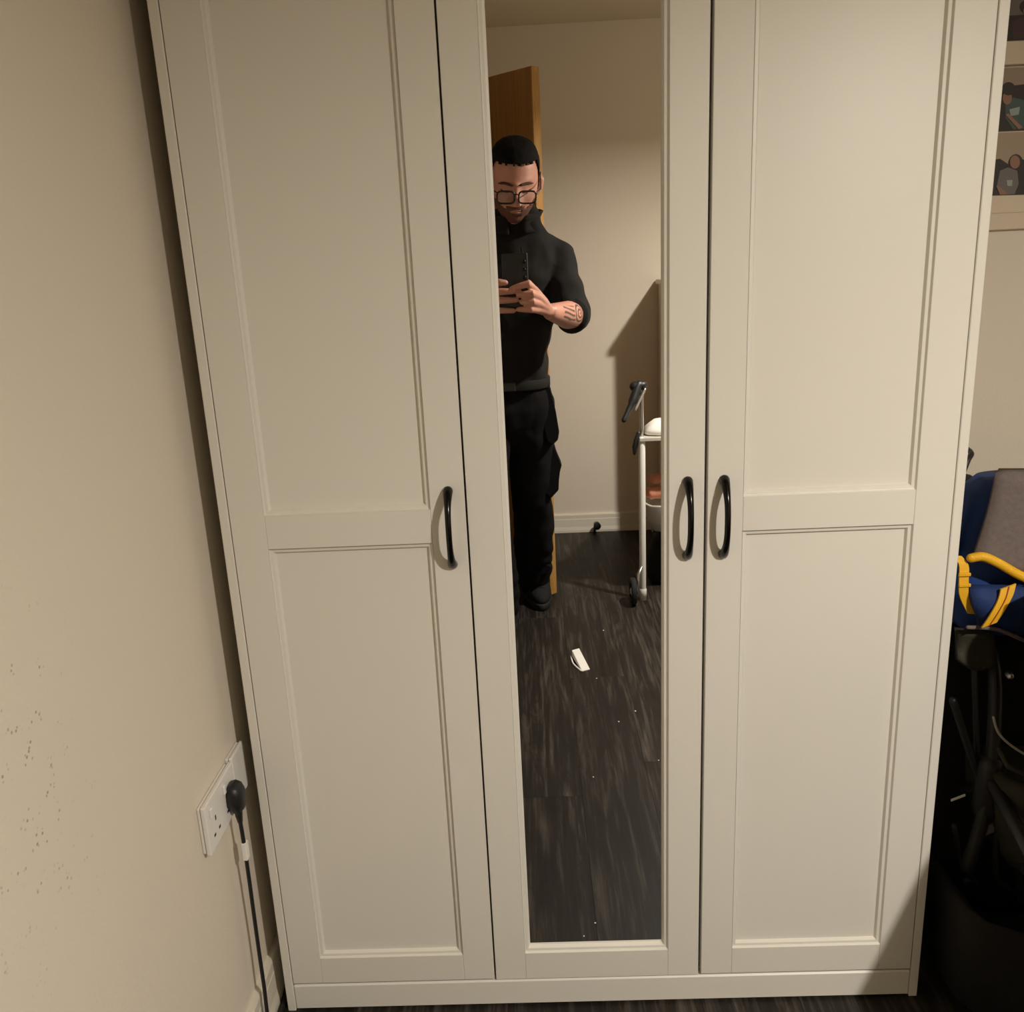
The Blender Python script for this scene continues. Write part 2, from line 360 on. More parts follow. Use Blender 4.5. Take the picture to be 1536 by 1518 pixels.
def bow_handle(x, z0, z1, parent):
    zc = (z0+z1)/2; hl = (z1-z0)/2 - 0.007; bm = nb()
    pts = []; rad = []
    for k in range(25):
        u = -1+2*k/24; a = abs(u)
        y = -0.030*(1-a**2.6)**0.8 - 0.002
        pts.append(Vector((x, y, zc+u*hl))); rad.append(0.0049+0.0034*a**4)
    tube(bm, pts, rad, 14, up=Vector((1, 0, 0)))
    h = obj('handle', bm, m_blackgloss, parent, True); h['label'] = 'arched black gloss bow handle'
def cab_door(x0, x1, z0, z1, label, hx, mirror=False, ml=0.057, mr=0.057):
    e = 0.0007; th = 0.0185
    d = thing('door', ((x0+x1)/2, 0, z0)); d['label'] = label
    adopt(d, wd)
    zr0, zr1 = 0.121, z1-0.058
    xa, xb = x0+ml, x1-mr
    boxo('stile', x0, xa-e*0.3, 0, th, z0, z1, m_white, d, e); boxo('stile', xb+e*0.3, x1, 0, th, z0, z1, m_white, d, e)
    boxo('rail', xa, xb, 0, th, z0, zr0, m_white, d, e); boxo('rail', xa, xb, 0, th, zr1, z1, m_white, d, e)
    openings = [(zr0, zr1)]
    if not mirror:
        boxo('rail', xa, xb, 0, th, 0.9365, 0.9935, m_white, d, e); openings = [(zr0, 0.9365), (0.9935, zr1)]
    for a, b2 in openings:
        dep = 0.012 if mirror else 0.0105
        moulding(xa, xb, a, b2, dep, m_white, d)
        if mirror:
            k = boxo('mirror', xa+0.004, xb-0.004, YM, YM+0.004, a+0.004, b2-0.004, m_mirror, d); k['label'] = 'tall mirror glass reflecting the man and the room'
            boxo('backing', xa+0.003, xb-0.003, YM+0.0042, th-0.0002, a+0.003, b2-0.003, m_white, d)
        else:
            boxo('panel', xa+0.004, xb-0.004, dep-0.0003, th-0.003, a+0.004, b2-0.004, m_white, d)
    bow_handle(hx, 0.8925, 1.031, d)
    return d
zt = HT-0.023
cab_door(-W+T+0.0017, -0.1975, 0.0640, zt, 'left panelled door with black handle', -0.2235)
cab_door(-0.1942, 0.1873, 0.0622, zt, 'middle door framing the mirror', 0.1605, True)
cab_door(0.1927, W-T-0.0017, 0.0640, zt, 'right panelled door with black handle', 0.2185, False, 0.057, 0.0595)

# ------------------------------------------------------------------ pendant lamp over the room
lp = thing('pendant_lamp', (LAMP.x, LAMP.y, H), 'pendant lamp with glowing fabric shade hanging from the ceiling', 'lamp')
bm = nb(); lathe(bm, [(0.0, 0.155), (0.02, 0.155), (0.03, 0.145), (0.055, 0.125), (0.085, 0.08), (0.10, 0.02), (0.102, 0.003), (0.098, 0.003), (0.096, 0.018), (0.08, 0.076), (0.05, 0.118), (0.0, 0.135)], LAMP, 40)
obj('lamp_shade', bm, m_lampsh, lp, True)
bm = nb(); tube(bm, [LAMP+Vector((0, 0, 0.155)), (LAMP.x, LAMP.y, H-0.02)], 0.003, 8); obj('cord', bm, m_whitepl, lp, True)
bm = nb(); lathe(bm, [(0.0, -0.045), (0.02, -0.045), (0.045, -0.02), (0.05, -0.0005), (0.0, -0.0005)], (LAMP.x, LAMP.y, H), 28); obj('ceiling_rose', bm, m_whitepl, lp, True)
bm = nb(); lathe(bm, [(0.0, 0.006), (LAMP_SIZE/2+0.004, 0.006), (LAMP_SIZE/2+0.004, 0.002), (0.0, 0.002)], LAMP, 32); obj('diffuser', bm, m_diff, lp)
ld = bpy.data.lights.new('lamp_light', 'AREA'); ld.shape = 'DISK'; ld.size = LAMP_SIZE; ld.energy = LAMP_W; ld.color = LAMP_COL
lo = bpy.data.objects.new('lamp_light', ld); C.objects.link(lo); adopt(lo, lp); lo.location = LAMP

# ------------------------------------------------------------------ socket, plug and cable on the left wall
so = thing('wall_socket', (XL, -0.10, 0.55), 'white double plug socket on the wall beside the wardrobe', 'socket')
sx = XL+0.015
ya, yb_ = -0.168, -0.032
za, zb = 0.478, 0.566
boxo('pattress', XL, sx-0.008, ya+0.002, yb_-0.002, za+0.002, zb-0.002, m_whitepl, so, 0.002)
boxo('face_plate', sx-0.008, sx, ya, yb_, za, zb, m_whitepl, so, 0.002, 2)
for yy in (ya+0.036, yb_-0.036):
    boxo('earth_slot', sx-0.001, sx+0.0004, yy-0.002, yy+0.002, za+0.043, za+0.051, m_blackpl, so)
    for s in (-1, 1): boxo('pin_slot', sx-0.001, sx+0.0004, yy+s*0.011-0.0035, yy+s*0.011+0.0035, za+0.020, za+0.0245, m_blackpl, so)
    boxo('switch', sx-0.0005, sx+0.004, yy-0.018-0.004, yy-0.018+0.004, za+0.060, za+0.076, m_whitepl, so, 0.0012)
sp_ = thing('fused_spur', (XL, 0.0, 0.55), 'small white blank plate beyond the plug socket', 'wall plate')
boxo('pattress', XL, sx-0.007, yb_+0.004, yb_+0.062, za+0.004, zb+0.002, m_whitepl, sp_, 0.002)
boxo('face_plate', sx-0.007, sx-0.001, yb_+0.002, yb_+0.064, za+0.002, zb+0.004, m_whitepl, sp_, 0.002, 2)
pg = thing('power_plug', (sx, -0.06, 0.5), 'black plug with cable pushed into the white wall socket', 'plug')
py_ = -0.062; pz = za+0.036
bm = nb()
rgs = []
for xx, ry, z0_, z1_ in ((0.0006, 0.020, -0.021, 0.028), (0.009, 0.0215, -0.026, 0.030), (0.017, 0.019, -0.025, 0.027), (0.023, 0.013, -0.019, 0.019), (0.025, 0.007, -0.010, 0.010)):
    r = []
    for j in range(24):
        a = 2*math.pi*j/24; c, s = math.cos(a), math.sin(a); k = (abs(c)**3.2+abs(s)**3.2)**(-1/3.2)
        wz = (z1_ if s > 0 else -z0_)
        r.append(Vector((sx+xx, py_+ry*c*k*(1.0 if s > -0.3 else 0.86), pz+wz*s*k)))
    rgs.append(r)
rings_loft(bm, rgs); obj('plug_body', bm, m_blackpl, pg, True)
bm = nb(); tube(bm, [(sx+0.011, py_, pz-0.018), (sx+0.011, py_-0.001, pz-0.034), (sx+0.0115, py_-0.001, pz-0.046)], [0.0075, 0.0062, 0.0045], 12); obj('strain_relief', bm, m_blackpl, pg, True)
cb = spline([(sx+0.0115, py_-0.001, pz-0.044), (sx+0.012, py_+0.0, pz-0.10), (sx+0.010, py_+0.004, pz-0.18), (sx+0.008, py_+0.006, pz-0.30), (sx+0.010, py_+0.000, 0.12), (sx+0.012, py_-0.006, 0.05), (sx+0.013, py_+0.03, 0.006), (sx+0.013, py_+0.16, 0.006), (sx+0.013, py_+0.35, 0.006)], 8)
bm = nb(); tube(bm, cb, 0.0036, 10); obj('cable', bm, m_blackpl, pg, True)
lb = nb(); box(lb, sx+0.008, sx+0.0165, py_-0.006, py_+0.008, pz-0.122, pz-0.088, 0.001); k = obj('cable_label', lb, m_paper, pg); k['label'] = 'white paper tag wrapped round the cable'

# ------------------------------------------------------------------ photographs on the wall right of the wardrobe
pc_skin = mat('print_skin', (0.26, 0.14, 0.09), 0.4); pc_teal = mat('print_teal', (0.05, 0.085, 0.075), 0.4); pc_dark = mat('print_dark', (0.022, 0.014, 0.013), 0.4)
pc_bg = mat('print_taupe', (0.30, 0.23, 0.165), 0.4); pc_bg2 = mat('print_beige', (0.36, 0.28, 0.20), 0.4); pc_grey = mat('print_grey', (0.14, 0.125, 0.12), 0.4); pc_purple = mat('print_plum', (0.05, 0.022, 0.028), 0.4); pc_pale = mat('print_pale', (0.28, 0.33, 0.30), 0.4)
m_frame = mat('cream_photo_frame', (0.66, 0.56, 0.43), 0.5, var=0.03)
WY = YB
def photo(parent, layers, name='photo'):
    bm = nb(); mats = []
    for k, (mt, poly) in enumerate(layers):
        if mt not in mats: mats.append(mt)
        vs = [bm.verts.new(P(a, c, WY-0.0145-0.0004*k)) for a, c in poly]
        f = bm.faces.new(vs); f.material_index = mats.index(mt)
        r = bmesh.ops.extrude_face_region(bm, geom=[f]); vv = [q for q in r['geom'] if isinstance(q, bmesh.types.BMVert)]
        for q in vv: q.co.y += 0.0006
        for q in r['geom']:
            if isinstance(q, bmesh.types.BMFace): q.material_index = mats.index(mt)
    return obj(name, bm, mats, parent)
def oval(cx, cy, rx, ry, n=16): return [(cx+rx*math.cos(2*math.pi*i/n), cy+ry*math.sin(2*math.pi*i/n)) for i in range(n)]
def board(z0, z1, label):
    b_ = thing('photo_frame', (1.03, WY, z0), label, 'picture', 'photo frames on the wall')
    boxo('frame', 0.86, 1.22, WY-0.014, WY, z0, z1, m_frame, b_, 0.0015); return b_
zA, zB_, zC = P(1500, 345, WY-0.014).z, P(1515, 101, WY-0.014).z, P(1515, 97, WY-0.014).z
b1 = board(zA, zB_, 'lower cream photo frame with two pictures of children, right of the wardrobe')
b2_ = board(zC, zC+0.33, 'upper cream photo frame with a dark picture, right of the wardrobe')
boxo('ledge', 0.86, 1.22, WY-0.0165, WY-0.0141, P(1500, 318, WY-.0145).z-0.002, P(1500, 318, WY-.0145).z, m_frame, b1)
photo(b1, [(pc_bg2, [(1478, 200), (1620, 194), (1620, 290), (1478, 294)]), (pc_dark, [(1478, 242), (1500, 238), (1512, 246), (1540, 238), (1620, 232), (1620, 289.6), (1478, 293.6)]),
           (pc_dark, oval(1524, 248, 12, 17)), (pc_grey, [(1500, 256), (1512, 251), (1526, 256), (1528, 276), (1522, 291), (1499, 292.5), (1495, 280)]), (pc_skin, oval(1522.5, 243, 7.5, 10)), (pc_pale, [(1510, 270), (1519, 270), (1518, 279), (1511, 279)]), (pc_skin, [(1494, 278), (1500, 280), (1512, 291), (1500, 292)])])
photo(b1, [(pc_bg, [(1486, 103), (1620, 98), (1620, 192.5), (1478, 199)]), (pc_dark, [(1486, 132), (1540, 126), (1620, 122), (1620, 192), (1478, 198)]),
           (pc_teal, [(1508, 156), (1520, 146), (1536, 150), (1550, 170), (1548, 192), (1520, 194), (1508, 176)]), (pc_skin, oval(1511, 147, 7, 10)), (pc_dark, oval(1513, 133, 10, 10)), (pc_pale, [(1514, 164), (1530, 160), (1528, 172), (1516, 174)]), (pc_skin, [(1508, 172), (1513, 170), (1534, 191), (1528, 194)])])
photo(b2_, [(pc_grey, [(1500, -40), (1620, -46), (1620, 57), (1498, 62.5)]), (pc_dark, [(1500, 24), (1620, 18), (1620, 56), (1498, 62)]), (pc_purple, [(1518, 34), (1532, 26), (1560, 30), (1556, 56), (1520, 58)]), (pc_dark, oval(1538, 10, 8, 9)), (pc_skin, oval(1540, 17, 5, 7))])

# ------------------------------------------------------------------ pushchair beside the wardrobe
pu = thing('pushchair', (0.92, -0.1, 0), 'black folding pushchair standing beside the right end of the wardrobe', 'pushchair')
xl, xr = 0.715, 1.16
for k, x in enumerate((xl, xr)):
    bm = nb(); tube(bm, spline([(x+0.06, 0.235, 0.895), (x+0.05, 0.235, 0.82), (x+0.03, 0.215, 0.70), (x+0.012, 0.09, 0.625), (x-0.002, 0.04, 0.42), (x-0.03, 0.03, 0.26)] if k == 0 else [(x-0.06, 0.235, 0.895), (x-0.05, 0.235, 0.82), (x-0.03, 0.215, 0.70), (x-0.012, 0.09, 0.625), (x+0.002, 0.04, 0.42), (x+0.03, 0.03, 0.26)], 6), 0.0125, 12); obj('handle_post', bm, m_blackpl, pu, True)
    s = -1 if k == 0 else 1
    bm = nb(); tube(bm, [(x-s*0.06, 0.24, 0.89), (x-s*0.06, 0.27, 0.905), (x-s*0.06, 0.35, 0.91)], [0.016, 0.017, 0.016], 12); obj('grip', bm, m_rubber, pu, True)
    s = -1 if k == 0 else 1
    bm = nb(); tube(bm, [(x+0.0, 0.05, 0.46), (x-0.001*s, 0.045, 0.375)], [0.023, 0.025], 16); j = obj('joint_collar', bm, m_blackpl, pu, True)
    bm = nb(); tube(bm, [(x+0.010*-s if k == 0 else x-0.01, 0.04, 0.645), (x+0.010*-s if k == 0 else x-0.01, 0.034, 0.643)], 0.006, 12); obj('rivet', bm, m_steel, j, True)
    bm = nb(); tube(bm, spline([(x, 0.05, 0.44), (x+0.01*s, -0.20, 0.36), (x+0.02*s, -0.55, 0.17), (x+0.02*s, -0.66, 0.10)], 6), 0.012, 12); obj('front_leg', bm, m_blackpl, pu, True)
    bm = nb(); tube(bm, spline([(x, 0.04, 0.42), (x+0.01*s, 0.22, 0.28), (x+0.02*s, 0.36, 0.11)], 6), 0.012, 12); obj('rear_leg', bm, m_blackpl, pu, True)
    for yy in (-0.68, 0.37):
        wx = x+0.02*s
        g = thing('wheel', (wx, yy, 0.085)); adopt(g, pu)
        for dx in (-0.024, 0.024):
            bm = nb(); R1 = Matrix.Translation((wx+dx, yy, 0.085)) @ Matrix.Rotation(math.pi/2, 4, 'Y')
            lathe(bm, [(0.055, -0.010), (0.074, -0.013), (0.084, -0.007), (0.084, 0.007), (0.074, 0.013), (0.055, 0.010), (0.055, -0.010)], (0, 0, 0), 28); bm.transform(R1); obj('tyre', bm, m_rubber, g, True)
            bm = nb(); lathe(bm, [(0.0, -0.008), (0.012, -0.010), (0.02, -0.004), (0.055, -0.005), (0.055, 0.005), (0.02, 0.004), (0.012, 0.010), (0.0, 0.008)], (0, 0, 0), 20); bm.transform(R1); obj('hub', bm, m_blackpl, g)
for pts in ([(xl, 0.05, 0.42), (xr+0.02, 0.36, 0.13)], [(xr, 0.05, 0.42), (xl-0.02, 0.36, 0.13)], [(xl-0.02, 0.10, 0.66), (xl-0.012, 0.06, 0.44)], [(xl-0.065, 0.07, 0.58), (xl-0.015, 0.05, 0.43)]):
    bm = nb(); tube(bm, pts, 0.0075, 10); obj('brace', bm, m_blackpl, pu, True)
# seat fabric, hood and black shapes added for shade
def sheet(name, grid, thick, mt, parent, sm=True):
    bm = nb(); n = len(grid); q = len(grid[0]); vv = [[bm.verts.new(Vector(p)) for p in r] for r in grid]
    for i in range(n-1):
        for j in range(q-1): bm.faces.new((vv[i][j], vv[i][j+1], vv[i+1][j+1], vv[i+1][j]))
    bmesh.ops.recalc_face_normals(bm, faces=bm.faces)
    o = obj(name, bm, mt, parent, sm); md = o.modifiers.new('t', 'SOLIDIFY'); md.thickness = thick; md.offset = 0
    return o
g = []
for i in range(13):
    u = i/12; z = 0.690-0.60*u; y = 0.165-0.045*u
    g.append([(0.628+(1.25-0.628)*k/12, y-0.020*math.sin(math.pi*k/12)+0.012*noise.noise(Vector((k*0.7, i*0.6, 0))), z) for k in range(13)])
sheet('backrest_dark_sheet', g, 0.016, m_blackfab, pu)  # backrest spread wide as a black sheet to fill the shaded gap
g = []
for i in range(9):                                       # unseen muff shape added to cast the shadow low on the right door
    y = -0.38-0.28*i/8; e_ = 1-0.12*max(0, i-5)/3
    row = [(-0.334, 0.42), (-0.3105, 0.481), (-0.2735, 0.585), (-0.2365, 0.69), (-0.212, 0.745), (-0.12, 0.77), (0, 0.78), (0.12, 0.77), (0.212, 0.745), (0.2365, 0.69), (0.2735, 0.585), (0.3105, 0.481), (0.334, 0.42)]
    g.append([(0.9375+a*e_, y, 0.41+(c-0.41)*e_) for a, c in row])
sheet('shadow_muff', g, 0.02, m_blackfab, pu)
g = [[(xl+0.015+(xr-xl-0.03)*k/8, -0.055-0.33*i/6, 0.325+0.05*i/6-0.04*math.sin(math.pi*k/8)) for k in range(9)] for i in range(7)]
sheet('seat', g, 0.016, m_blackfab, pu)
g = []
for i in range(11):
    th = math.radians(8+ i*15.5); rr = 0.40
    g.append([(xl-0.005+(xr-xl+0.01)*k/10, -0.02-rr*0.95*math.sin(th)*(0.9+0.1*math.sin(math.pi*k/10)), 0.62+0.30*math.cos(th)*1.0*(0.75+0.25*math.sin(math.pi*k/10))) for k in range(11)])
sheet('hood', g[:8], 0.006, m_blackfab, pu)
for s, x in ((-1, xl-0.005), (1, xr+0.005)):
    g = []
    for i in range(8):
        th = math.radians(8+i*15.5)
        a = Vector((x, -0.02-0.40*0.95*math.sin(th)*0.9, 0.62+0.30*math.cos(th)*0.75)); c0 = Vector((x-s*0.02, -0.03, 0.52))
        g.append([c0.lerp(a, k/4) for k in range(5)])
    sheet('hood_side', g, 0.006, m_blackfab, pu)
# black flap hanging under the bag, olive basket, tag, reflective strip and cord that catch the light
g = []
for i in range(7):
    u = i/6
    g.append([P(1432+58*k/6+u*4, 943+8*k/6+u*(45+14*math.sin(math.pi*k/6)), 0.062+0.02*math.sin(math.pi*u)*0.6) for k in range(7)])
sheet('rain_flap', g, 0.008, m_olive, pu)
bm = nb(); rings_loft(bm, [ell(0.945, 0.03, z, rx, ry, 36, 6) for z, rx, ry in ((0.035, 0.27, 0.13), (0.05, 0.30, 0.15), (0.24, 0.312, 0.165), (0.25, 0.305, 0.16), (0.24, 0.29, 0.15), (0.10, 0.28, 0.14))])
for v in bm.verts: v.co += Vector((0.006, 0.006, 0.004))*noise.noise(v.co*12)
obj('dark_fill_basket', bm, m_blackfab, pu, True)  # black basket shape added to darken the floor beside the wardrobe
bm = nb(); rings_loft(bm, [ell(0.90, 0.10, z, rx, ry, 32, 5) for z, rx, ry in ((0.26, 0.14, 0.11), (0.30, 0.165, 0.13), (0.38, 0.185, 0.145), (0.455, 0.19, 0.15), (0.462, 0.18, 0.14), (0.452, 0.17, 0.13))]); obj('basket', bm, m_olive, pu, True)
bm = nb(); tube(bm, [P(1498, 1125, 0.0)]+[P(1512, 1150, -0.05), P(1540, 1163, -0.05)], 0.004, 8); obj('basket_rim', bm, m_olive, pu, True)
bm = nb(); tube(bm, spline([P(1490, 1076, 0.02), P(1497, 1098, 0.02), P(1515, 1117, 0.02), P(1545, 1135, 0.02), P(1590, 1150, 0.02)], 6), 0.0022, 8); k = obj('elastic_cord', bm, m_greyl, pu, True); k['label'] = 'pale elastic cord'
bm = nb(); c0 = P(1427, 1201, 0.03); c1 = P(1448, 1193, 0.03); ribbon(bm, [c0, c1], (0, 0, 0.004), (0, 0.002, 0)); k = obj('reflective_strip', bm, m_paper, pu); k['label'] = 'thin white reflective strip'
bm = nb(); prism(bm, [P(1471, 1242, 0.03), P(1489, 1235, 0.03), P(1494, 1247, 0.03), P(1477, 1254, 0.03)], (0, 0.003, 0)); k = obj('care_tag', bm, m_grey, pu); k['label'] = 'small grey care tag'
for pts in ([P(1500, 1215, 0.03), P(1494, 1310, 0.03), P(1530, 1345, 0.03)], [P(1505, 1215, 0.02), P(1522, 1270, 0.02), P(1532, 1350, 0.02)], [P(1432, 1240, 0.05), P(1446, 1300, 0.05), P(1466, 1325, 0.05)], [P(1440, 1380, 0.05), P(1446, 1325, 0.05), P(1464, 1322, 0.05)]):
    bm = nb(); tube(bm, spline(pts, 6), 0.006, 10); obj('frame_rod', bm, m_blackpl, pu, True)

# ------------------------------------------------------------------ backpack hanging on the pushchair
bg = thing('backpack', (0.80, 0.12, 0.70), 'blue backpack with grey felt flap and yellow straps hung on the pushchair', 'backpack')
bm = nb(); rg = []
for i in range(13):
    u = i/12; z = 0.70+0.277*u
    sx_ = 0.150*(0.93+0.10*math.sin(math.pi*min(1, u*1.1)))*(1 if u < 0.92 else 0.95); sy2 = 0.060*(1.0 if 0 < i < 12 else 0.8)
    rg.append(ell(0.798+0.006*u, 0.125, z, sx_*(0.9 if i in (0, 12) else 1), sy2, 44, 3.4))
rings_loft(bm, rg)
for v in bm.verts: v.co += Vector((0.003, -0.004, 0))*noise.noise(v.co*22) + Vector((0, 0, 0.012))*noise.noise(Vector((v.co.x*9, 3, 0)))*(1 if v.co.z > 0.95 else 0)
obj('main_compartment', bm, m_blue, bg, True)
g = []
for i in range(15):
    u = i/14
    g.append([P(1492-34*u**1.3 + (1640-1492+34*u)*k/9, 713+(126+30*k/9*1.6)*u, 0.055-0.014*math.sin(math.pi*k/9)-0.008*u) for k in range(10)])
g = [[p+Vector((0.022, 0.03, -0.002)) for p in g[0]]]+g
sheet('flap', g, 0.012, m_grey, bg)
pth = [P(1457, 837, 0.038), P(1475, 835, 0.034), P(1498, 845, 0.030), P(1536, 866, 0.026), P(1600, 892, 0.026)]
bm = nb(); tube(bm, spline(pth, 6), 0.0078, 12); obj('piping', bm, m_yellow, bg, True)
g = [[P(1452+(1650-1452)*k/8+u*16, 880+u*(62+20*k/8), 0.050-0.022*math.sin(math.pi*min(1, u+.1))) + Vector((0.004*noise.noise(Vector((k*.9, u*3, 1))), 0.006*noise.noise(Vector((k*.9, u*3, 5))), 0)) for k in range(9)] for u in [i/8 for i in range(9)]]
sheet('front_pocket', g, 0.014, m_blue_shaded, bg)
pth = [P(1452, 941, 0.036), P(1495, 944, 0.036), P(1540, 962, 0.036), P(1610, 985, 0.04)]
bm = nb(); tube(bm, spline(pth, 5), 0.0035, 10); k = obj('pocket_edge', bm, m_grey, bg, True)
st = [P(1513, 880, 0.020), P(1508, 898, 0.016), P(1496, 920, 0.014), P(1484, 938, 0.016)]
bm = nb(); ribbon(bm, spline(st, 4), (0.024, 0, 0.009), (0, 0.003, 0)); s1 = obj('strap', bm, m_yellow, bg); s1['label'] = 'yellow webbing strap with red stitching'
bm = nb(); ribbon(bm, spline([p+Vector((0, -0.0012, 0)) for p in st], 4), (0.0022, 0, 0.001), (0, 0.001, 0)); obj('stitching', bm, m_red, s1)
st = [P(1436, 834, 0.045), P(1446, 848, 0.040), P(1446, 872, 0.036), P(1447, 895, 0.036), P(1459, 921, 0.040)]
bm = nb(); ribbon(bm, spline(st, 5), (0.016, 0, -0.002), (0, 0.003, 0)); s2 = obj('strap', bm, m_yellow, bg)
for q in (862, 878): bm = nb(); c0 = P(1447, q, 0.034); box(bm, c0.x-0.010, c0.x+0.010, c0.y-0.002, c0.y+0.002, c0.z-0.003, c0.z+0.003, 0.001); obj('buckle', bm, m_yellow, s2)
bm = nb(); tube(bm, spline([P(1442, 715, 0.075), P(1452, 690, 0.085), P(1457, 680, 0.10), P(1448, 672, 0.13)], 5), 0.0045, 10); obj('loop', bm, m_blackpl, bg, True)
g = [[P(1438+k*3+10*u*-1, 712+u*118, 0.085+0.01*k) for k in range(3)] for u in [i/6 for i in range(7)]]
sheet('side_gusset', g, 0.006, m_blackfab, bg)

# ------------------------------------------------------------------ furniture seen in the mirror
# chest of drawers against the far wall
ch = thing('chest_of_drawers', (0.98, -2.77, 0), 'tall cream chest of drawers against the wall behind the walker', 'chest of drawers')
x0, x1, y0, y1, zt_ = 0.547, 1.38, YF+0.019, YF+0.520, 1.262
boxo('carcass', x0+0.008, x1-0.008, y0, y1-0.02, 0.0, zt_-0.022, m_chest, ch, 0.002)
boxo('top', x0-0.006, x1+0.006, y0, y1, zt_-0.022, zt_, m_chest, ch, 0.003)
for i in range(5):
    for (a, c) in ([(x0+0.02, x1-0.02)]):
        z0 = 0.07+i*0.235; d = boxo('drawer', a, c, y1-0.0199, y1-0.002, z0, z0+0.215, m_chest, ch, 0.002)
        for kx in (a+0.2, c-0.2):
            bm = nb(); tube(bm, [(kx, y1-0.002, z0+0.11), (kx, y1+0.012, z0+0.11), (kx, y1+0.022, z0+0.11)], [0.007, 0.008, 0.014], 14); obj('knob', bm, m_steel, d, True)
# walker with white legs, a tray and a basket
wk = thing('walker', (0.58, -2.0, 0), 'white-legged walking frame with black handgrip, white tray and small wheels', 'walking frame')
fx, rx_ = 0.348, 0.80
for s, x in ((-1, fx), (1, rx_)):
    for yy in (-2.03, -2.44):
        if s < 0: x = fx if yy > -2.2 else fx+0.16
        bm = nb(); tube(bm, [(x, yy, 0.012), (x, yy, 0.30), (x, yy, 0.672)], [0.0135, 0.0135, 0.0135], 14); lg = obj('leg', bm, m_whitepl, wk, True)
        bm = nb(); lathe(bm, [(0.0, 0.0), (0.015, 0.0), (0.016, 0.045), (0.0137, 0.05)], (x, yy, 0.0), 16); obj('ferrule', bm, m_whitepl, lg, True)
    x = fx if s < 0 else rx_
    yw = -1.985; wx = x+s*0.045
    g_ = thing('wheel', (wx, yw, 0.055)); adopt(g_, wk)
    bm = nb(); lathe(bm, [(0.035, -0.010), (0.050, -0.012), (0.056, -0.007), (0.056, 0.007), (0.050, 0.012), (0.035, 0.010), (0.035, -0.010)], (0, 0, 0), 28); bm.transform(Matrix.Translation((wx, yw, 0.056)) @ Matrix.Rotation(math.pi/2, 4, 'Y')); obj('tyre', bm, m_rubber, g_, True)
    bm = nb(); lathe(bm, [(0.0, -0.011), (0.010, -0.012), (0.02, -0.004), (0.036, -0.005), (0.036, 0.005), (0.02, 0.004), (0.010, 0.012), (0.0, 0.011)], (0, 0, 0), 20); bm.transform(Matrix.Translation((wx, yw, 0.056)) @ Matrix.Rotation(math.pi/2, 4, 'Y')); obj('hub', bm, m_greyl, g_, True)
    bm = nb(); tube(bm, [(wx-s*0.020, yw, 0.056), (wx-s*0.022, yw-0.005, 0.125), (x, -2.03, 0.15)], 0.007, 10); obj('fork', bm, m_steel, g_, True)
    # handle post and grip with brake lever
    hp = R(962, 579, -2.06) if s < 0 else Vector((rx_+0.015, -2.06, 0.89))
    bm = nb(); tube(bm, [(hp.x, -2.06, 0.60), (hp.x, -2.06, 0.75), (hp.x, -2.06, hp.z)], 0.0085, 12); obj('handle_post', bm, m_steel, wk, True)
    e_ = R(936, 630, -2.00) if s < 0 else Vector((rx_+0.07, -2.0, 0.75))
    bm = nb(); tube(bm, spline([hp, hp+Vector((s*0.012, 0.004, 0.004)), hp.lerp(e_, 0.45)+Vector((s*0.004, 0, 0)), e_], 5), [0.017]*11+[0.012]*2+[0.0105]*3, 12); gr = obj('handgrip', bm, m_blackpl, wk, True)
    bm = nb(); tube(bm, [hp+Vector((-s*0.006, 0.0, 0.004)), hp+Vector((s*0.026, 0, 0.0))], [0.017, 0.021], 14); obj('clamp', bm, m_blackpl, gr, True)
    bm = nb(); tube(bm, spline([hp+Vector((-s*0.012, 0.012, -0.012)), hp.lerp(e_, 0.30)+Vector((-s*0.014, 0.01, -0.01)), hp.lerp(e_, 0.62)+Vector((-s*0.016, 0.008, -0.008))], 5), 0.006, 10); obj('brake_lever', bm, m_steel, gr, True)
    bm = nb(); tube(bm, [(x+s*0.012, -2.035, 0.70), (x+s*0.022, -2.032, 0.675), (x+s*0.028, -2.03, 0.645), (x+s*0.030, -2.03, 0.62)], [0.009, 0.010, 0.011, 0.006], 12); obj('height_knob', bm, m_blackpl, wk, True)
for xa_, yy in ((fx+0.16, -2.44),): bm = nb(); tube(bm, [(xa_, yy, 0.30), (rx_, yy, 0.30)], 0.009, 10); obj('crossbar', bm, m_whitepl, wk, True)
obj('tray', prism(nb(), [Vector(q) for q in ((fx-0.010, -2.012, 0.672), (rx_+0.012, -2.012, 0.672), (rx_+0.012, -2.455, 0.672), (fx+0.15, -2.455, 0.672), (fx-0.010, -2.06, 0.672))], (0, 0, 0.011)), m_greyl, wk)
boxo('lower_shelf', fx+0.05, rx_-0.014, -2.43, -2.10, 0.265, 0.272, m_blackpl, wk, 0.003)
bm = nb(); rings_loft(bm, [ell(0.572, -2.20, z, a, c, 32, 7) for z, a, c in ((0.2725, 0.175, 0.115), (0.32, 0.19, 0.13), (0.385, 0.205, 0.145), (0.392, 0.205, 0.145), (0.39, 0.195, 0.136), (0.34, 0.16, 0.11))])
tag(obj('storage_tub', bm, m_greyl, None, True), 'pale grey plastic tub on the lower shelf of the walker', 'tub')
bm = nb(); rings_loft(bm, [[Vector((0.52+(p.x-0.52), p.y, p.z)) for p in ell(0.548+dx, -2.105, z, a, c*0.40, 36, 5)] for z, a, c, dx in ((0.6845, 0.165, 0.155, 0.01), (0.688, 0.182, 0.170, 0.0), (0.705, 0.182, 0.170, 0.0), (0.722, 0.168, 0.155, 0.008), (0.737, 0.152, 0.135, 0.012), (0.7395, 0.13, 0.10, 0.015))])
for v in bm.verts: v.co += Vector((0.004, 0.003, 0.004 if v.co.z > 0.70 else 0))*noise.noise(v.co*16)
